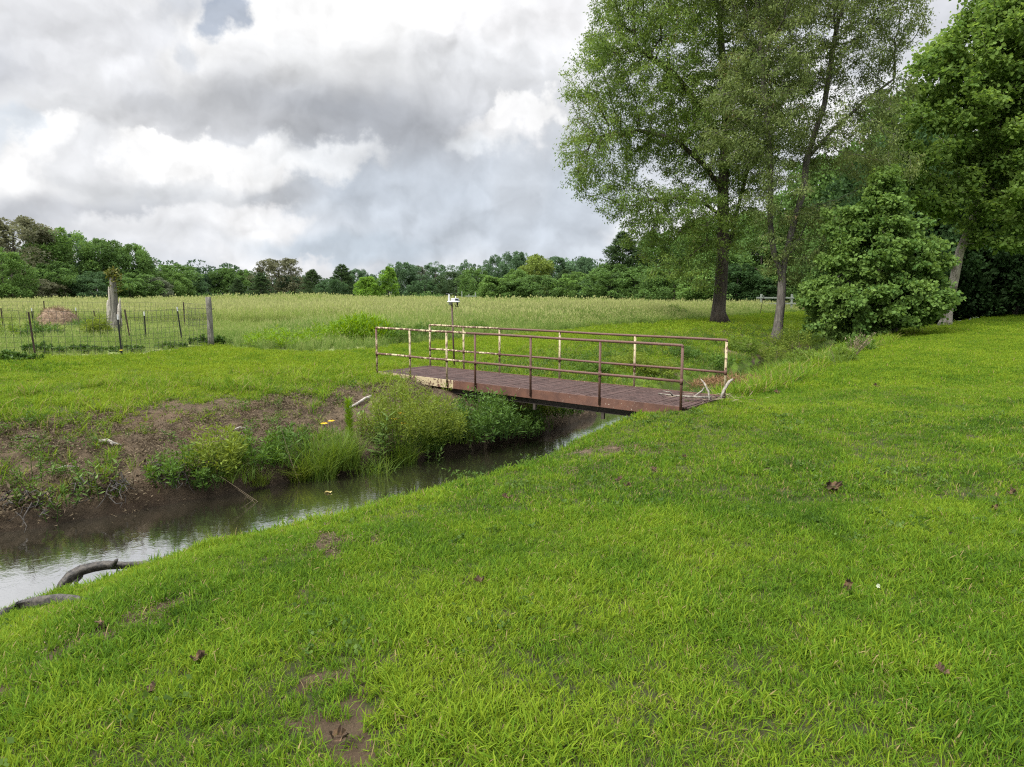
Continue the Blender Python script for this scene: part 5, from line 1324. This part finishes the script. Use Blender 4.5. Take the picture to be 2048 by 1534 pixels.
for i, (px, py, w, h, lab) in enumerate(((418, 690, 1.5, .34, 'dark green vine heap around the foot of the wooden corner post'), (340, 697, 1.2, .18, 'low vines along the wire fence left of the corner post'), (250, 704, 1.0, .22, 'low vines at the foot of the black capped fence post'), (160, 706, 1.5, .24, 'low vines along the fence between its two steel posts'), (80, 708, 1.2, .34, 'vines heaped round the rusty fence post'), (15, 722, 1.6, .24, 'low vines at the outer end of the wire fence'))):
    xx, yy, zz = hit(px, py); stemmed(0, 0, h, w, 60, 24, .075, .05, PM['ivy'], 'vine_clump', lab, 'vine', 90+i, dep=.6, base=.9, pos=(xx, yy+.1, zz))

# ------------------------------------------------------------------ driftwood, twigs and leaves
def wood_piece(name, pts, rad, mat, label, cat, extra=(), sides=9, amp=.12, seed=1, group=None):
    o = Vector(pts[0]); b = MB(); noisy_trunk(b, [Vector(p)-o for p in pts], rad, sides, amp, seed)
    for e, rr in extra: b.tube([Vector(p)-o for p in e], rr, 6)
    ob = b.build(name, mat, None, True); ob.location = o; return tag(ob, label, cat, group)
def ground_pt(px, py, dz=0.): x, y, z = hit(px, py); return (x, y, z+dz)
def wpt(px, py, z): x, y = unp(px, py, z); return (x, y, z)
wood_piece('root', [wpt(112, 1192, -1.02), wpt(126, 1170, -.93), wpt(142, 1152, -.86), wpt(163, 1140, -.82), wpt(190, 1133, -.80), wpt(215, 1130, -.80), wpt(250, 1130, -.80), wpt(285, 1128, -.78), wpt(330, 1124, -.76), wpt(370, 1122, -.78)], [.03, .042, .048, .052, .05, .044, .038, .032, .024, .014], M['logdark'], 'gnarled grey root bending over the creek water at the near bank', 'root', [([wpt(163, 1140, -.84), wpt(160, 1152, -.95), wpt(150, 1165, -1.12)], [.04, .032, .02]), ([wpt(225, 1131, -.78), wpt(232, 1122, -.70), wpt(236, 1117, -.68)], [.03, .02, .006])], 12, .2, 4)
wood_piece('log', [ground_pt(-12, 1252, .03), ground_pt(10, 1238, .055), ground_pt(40, 1226, .06), ground_pt(80, 1217, .055), ground_pt(120, 1209, .045), ground_pt(152, 1208, .03), ground_pt(225, 1212, -.03)], [.018, .034, .042, .046, .042, .034, .02], M['logdark'], 'dark wet log lying in the grass at the lower left, pale at its broken tip', 'log', (), 14, .10, 5)
wood_piece('stick', [ground_pt(197, 887, .03), ground_pt(215, 890, .05), ground_pt(228, 893, .03), ground_pt(244, 894, .02)], [.018, .026, .02, .01], M['drift'], 'short bleached stick on the bare far bank', 'stick', [([ground_pt(222, 891, .04), ground_pt(226, 898, .02)], [.014, .008])], 8, .15, 6)
wood_piece('stick', [ground_pt(108, 946, .02), ground_pt(130, 939, .04), ground_pt(158, 937, .02)], [.012, .016, .010], M['drift'], 'pale curved stick on the muddy overhang', 'stick', (), 7, .12, 7)
wood_piece('stick', [ground_pt(688, 822, .0), ground_pt(712, 815, .06), ground_pt(730, 806, .08), ground_pt(744, 801, .09)], [.022, .030, .034, .03], M['drift'], 'grey broken branch on the bank top near the bridge', 'stick', (), 8, .15, 8)
wood_piece('stick', [ground_pt(455, 866, .01), ground_pt(480, 862, .03), ground_pt(505, 861, .01)], [.010, .014, .010], M['drift'], 'thin stick lying behind the yellow green bush on the bare bank', 'stick', (), 7, .12, 9)
wood_piece('stick', [ground_pt(20, 880, .01), ground_pt(60, 877, .03), ground_pt(98, 884, .01)], [.010, .014, .008], M['driftdark'], 'thin dark stick at the left end of the bare bank', 'stick', (), 7, .12, 10)
def tangle(px, py, w, h, seed, label):
    x, y, z = hit(px, py); r = random.Random(seed); q = np.random.default_rng(seed); root = empty('root_tangle', (x, y, z+.05), label, 'roots'); b = MB()
    for _ in range(30):
        a = r.uniform(-w, w)*.5; pts = [Vector((a*.75+r.uniform(-.1, .1), r.uniform(.0, .35), r.uniform(.0, h)))]
        for k in range(4): pts.append(pts[-1]+Vector((r.uniform(-.11, .11), r.uniform(-.12, .02), r.uniform(-.10, .05))))
        b.tube(pts, [.009, .008, .007, .005, .002], 5, False)
    b.build('roots', M['logdark'], root, True); n = 260
    P = np.column_stack([q.normal(0, w*.26, n), .15+.16*q.normal(0, .6, n), h*q.random(n)]); link('caught_leaves', leaf_quads('caught_leaves', P, q.normal(0, 1, (n, 3)), .08, .03, q), leaf_mat('caught_leaf', (.03, .022, .015), (.12, .09, .06), .9, .1), root)
tangle(190, 1010, .9, .32, 1, 'dark tangle of exposed roots and leaves at the undercut far bank')
tangle(30, 1035, .8, .28, 2, 'dark root tangle at the left end of the undercut far bank')
tangle(330, 975, .7, .25, 3, 'small tangle of roots at the water edge below the thin green brush')
# flood debris on the near bridge end
q0 = BR+BN*1.0; zb = .05
def dp(t, w, z): v = BR+BD*t+BN*w; return (v[0], v[1], z)
wood_piece('branch', [dp(.62, .62, zb+.02), dp(.68, .50, zb+.10), dp(.42, .55, zb+.08), dp(.10, .75, zb+.06), dp(-.15, .95, zb+.05)], [.006, .010, .014, .018, .02], M['driftgrey'], 'long forked grey branch lying across the near end of the bridge deck', 'branch', [([dp(.42, .55, zb+.08), dp(.40, .40, zb+.16), dp(.52, .35, zb+.18)], [.016, .012, .006]), ([dp(.10, .75, zb+.06), dp(.02, .95, zb+.16), dp(.05, 1.1, zb+.2)], [.018, .014, .006])], 8, .14, 11)
wood_piece('branch', [dp(-.20, .75, zb+.02), dp(-.12, .9, zb+.16), dp(.02, 1.02, zb+.30), dp(.10, 1.05, zb+.36)], [.016, .019, .016, .006], M['driftgrey'], 'pale curved branch stub standing up from the debris', 'branch', (), 8, .14, 12)
wood_piece('branch', [dp(-.30, 1.05, zb+.04), dp(-.30, 1.2, zb+.18), dp(-.34, 1.34, zb+.32), dp(-.38, 1.4, zb+.36)], [.020, .025, .024, .015], M['driftgrey'], 'thick bleached branch stub against the cream end post', 'branch', (), 9, .14, 13)
r = np.random.default_rng(14); k = 90
P = np.column_stack([r.normal(0, .34, k), r.normal(0, .2, k), .02+.10*r.random(k)]); c = BR+BD*(-.2)+BN*1.1
o = link('twig_debris', leaf_quads('twig_debris', P, r.normal(0, 1, (k, 3))*[1, 1, .35], .2, .009, r, lv=.9), M['deadstem'], None, (c[0], c[1], .03)); tag(o, 'tangle of twigs caught at the near bridge end', kind='stuff')
k = 2600; a = r.random(k)*6.283; q = np.sqrt(r.random(k)); P = np.column_stack([1.25*q*np.cos(a), .6*q*np.sin(a), .34*np.sqrt(1-q*q)*(.6+.4*r.random(k))]); c = hit(1480, 785)
o = link('straw_heap', leaf_quads('straw_heap', P, r.normal(0, 1, (k, 3))*[1, 1, .5]+[.4, 0, .2], .20, .012, r, lv=.8), M['straw'], None, (c[0]+.15, c[1]+.9, c[2]-.03)); tag(o, 'flattened heap of brown dead grass behind the cream end post of the bridge', 'straw heap')
# dry stems
def dry(px, py, tpx, tpy, n, seed, label, leafy=0, spread=.12, h=None):
    x, y, z = hit(px, py); r = random.Random(seed); b = MB(); hx = xat(tpx, y, 0)-x; hz = zat(tpy, y)-z
    root = empty('dry_stem', (x, y, z-.03), label, 'stem')
    q = np.random.default_rng(seed); P = []; 
    for k in range(n):
        e = 0 if k == 0 else r.uniform(-spread, spread); f = 1 if k == 0 else r.uniform(.5, .95)
        m = Vector((hx*.45*f+e*.4, r.uniform(-.05, .05), hz*.5*f)); t = Vector((hx*f+e, r.uniform(-.12, .12), hz*f)); b.tube([(r.uniform(-.02, .02), 0, 0), m, t], [.0055, .0045, .002], 5, False)
        for _ in range(leafy): P.append(m.lerp(t, r.random()))
    b.build('stalk', M['deadstem'], root)
    if P: link('leaves', leaf_quads('leaves', np.array(P), q.normal(0, 1, (len(P), 3))+[0, 0, .6], .07, .018, q), M['deadstem'], root)
dry(606, 985, 556, 850, 3, 1, 'tall thin dry stem leaning left over the creek from the water edge', 0, .06)
dry(965, 918, 985, 815, 7, 2, 'bare dry twiggy stem with a few pale leaves at the near bank by the bridge', 9, .16)
dry(958, 920, 925, 868, 3, 3, 'short dry twig leaning over the water beside the taller twiggy stem', 2, .1)
dry(570, 1048, 440, 945, 3, 4, 'long dry weed stalk arching over the water toward the far bank', 1, .12)
dry(262, 985, 268, 920, 4, 5, 'dead brown sapling stem on the muddy far bank', 3, .06)
dry(1672, 735, 1658, 680, 3, 6, 'forked pale dead stick at the creek bend', 0, .25)
dry(1600, 728, 1594, 655, 2, 7, 'pair of pale dry stalks below the forked tree', 0, .15)
dry(1705, 718, 1722, 655, 26, 8, 'brown dry weeds under the young plane at the creek bend', 16, .5)
# fallen leaves on the lawn
def leaf_mesh():
    r = random.Random(4); v = []; f = []
    lob = 11
    for ring, (k, zc) in enumerate(((.0, .010), (.5, .0), (1., .028))):
        for i in range(lob*2):
            a = math.pi*2*i/(lob*2); rr = k*(.085 if i % 2 == 0 or ring < 2 else .058)*(1+.12*math.sin(a*2)); v.append((rr*math.cos(a), rr*.7*math.sin(a), zc*(1+.9*math.sin(3*a+.5))+.012))
    m = lob*2
    for i in range(m):
        j = (i+1) % m; f += [(m+i, m+j, i), (m+i, 2*m+i, 2*m+j, m+j)]
    b = MB(); b.add(v, f); b.tube([(.01, 0, .012), (-.05, .01, .025), (-.10, .015, .02)], [.003, .0022, .0015], 4)
    me = bpy.data.meshes.new('fallen_leaf'); me.from_pydata(b.v, [], b.f); me.update(); me.materials.append(M['deadleaf']); return me
LEAF = leaf_mesh()
def fallen(px, py, sc, label, tilt=.4, group='fallen leaves on the mown lawn'):
    x, y, z = hit(px, py); o = bpy.data.objects.new('fallen_leaf', LEAF); COL.objects.link(o); sc *= .75; o.location = (x, y, z+.04); o.scale = (sc, sc, sc*1.3)
    o.rotation_euler = (RNG.normal(0, tilt), RNG.normal(0, tilt), RNG.random()*6.28); tag(o, label, 'leaf', group)
fallen(1662, 985, 1.5, 'largest curled dark leaf on the lawn, lying open in the middle right')
fallen(1697, 1185, .8, 'brown curled leaf standing in the grass beside the white clover flower', .8)
fallen(1878, 1360, .7, 'pale brown leaf in the grass near the lower right')
fallen(1305, 948, .9, 'dark brown leaf right of two small black leaves')
fallen(1240, 968, .8, 'small black curled leaf, upper of two left on the lawn')
fallen(1255, 980, .7, 'small black curled leaf, lower of two left on the lawn')
fallen(1012, 1005, .9, 'dark leaf on the near lawn slope below the creek sprig', .7)
fallen(1368, 922, .7, 'reddish leaf farthest up the middle of the lawn')
fallen(1990, 1026, .7, 'small dark leaf by the right edge of the photo', .8)
fallen(2025, 995, .7, 'tiny dark leaf highest at the right edge of the photo')
fallen(675, 1500, .8, 'reddish brown leaf in the bare soil strip at the bottom', .3)
fallen(400, 1335, .7, 'brown leaf in the grass left of the bare soil strip')
fallen(210, 1262, .8, 'dark curled leaf below the wet log', .8)
fallen(310, 1395, .6, 'small brown leaf lowest on the left lawn')
fallen(960, 1175, .7, 'single brown leaf in the middle of the near lawn', .6)
fallen(1750, 777, 1.2, 'dark leaf far up the lawn on the right side')
fallen(1553, 790, 1.2, 'pale leaf far up the lawn right of the bridge end')
x, y, z = hit(1755, 1196); root = empty('clover_flower', (x, y, z), 'white clover flower in the lawn on the right', 'flower'); root.scale = (.6, .6, .75)
b = MB(); b.tube([(0, 0, 0), (.004, 0, .05), (0, 0, .095)], .0016, 5); b.build('stalk', PM['green'], root)
q = np.random.default_rng(2); d = q.normal(0, 1, (60, 3)); d /= np.linalg.norm(d, axis=1, keepdims=True); link('head', leaf_quads('head', d*.006+[0, 0, .10], d, .016, .006, q, lv=.3), leaf_mat('clover_white', (.55, .58, .45), (.75, .78, .66), .6, .2), root)
x, y = unp(658, 1005, WATER_Z+.006)
x, y = unp(657, 985, WATER_Z+.006); o = bpy.data.objects.new('fallen_leaf', LEAF.copy()); o.data.materials.clear(); o.data.materials.append(plain('yellow_leaf', (.42, .34, .12), .6)); COL.objects.link(o); o.location = (x, y, WATER_Z+.004); o.scale = (.7, .7, .4)
tag(o, 'pale yellow leaf floating on the creek by the rushes', 'leaf')
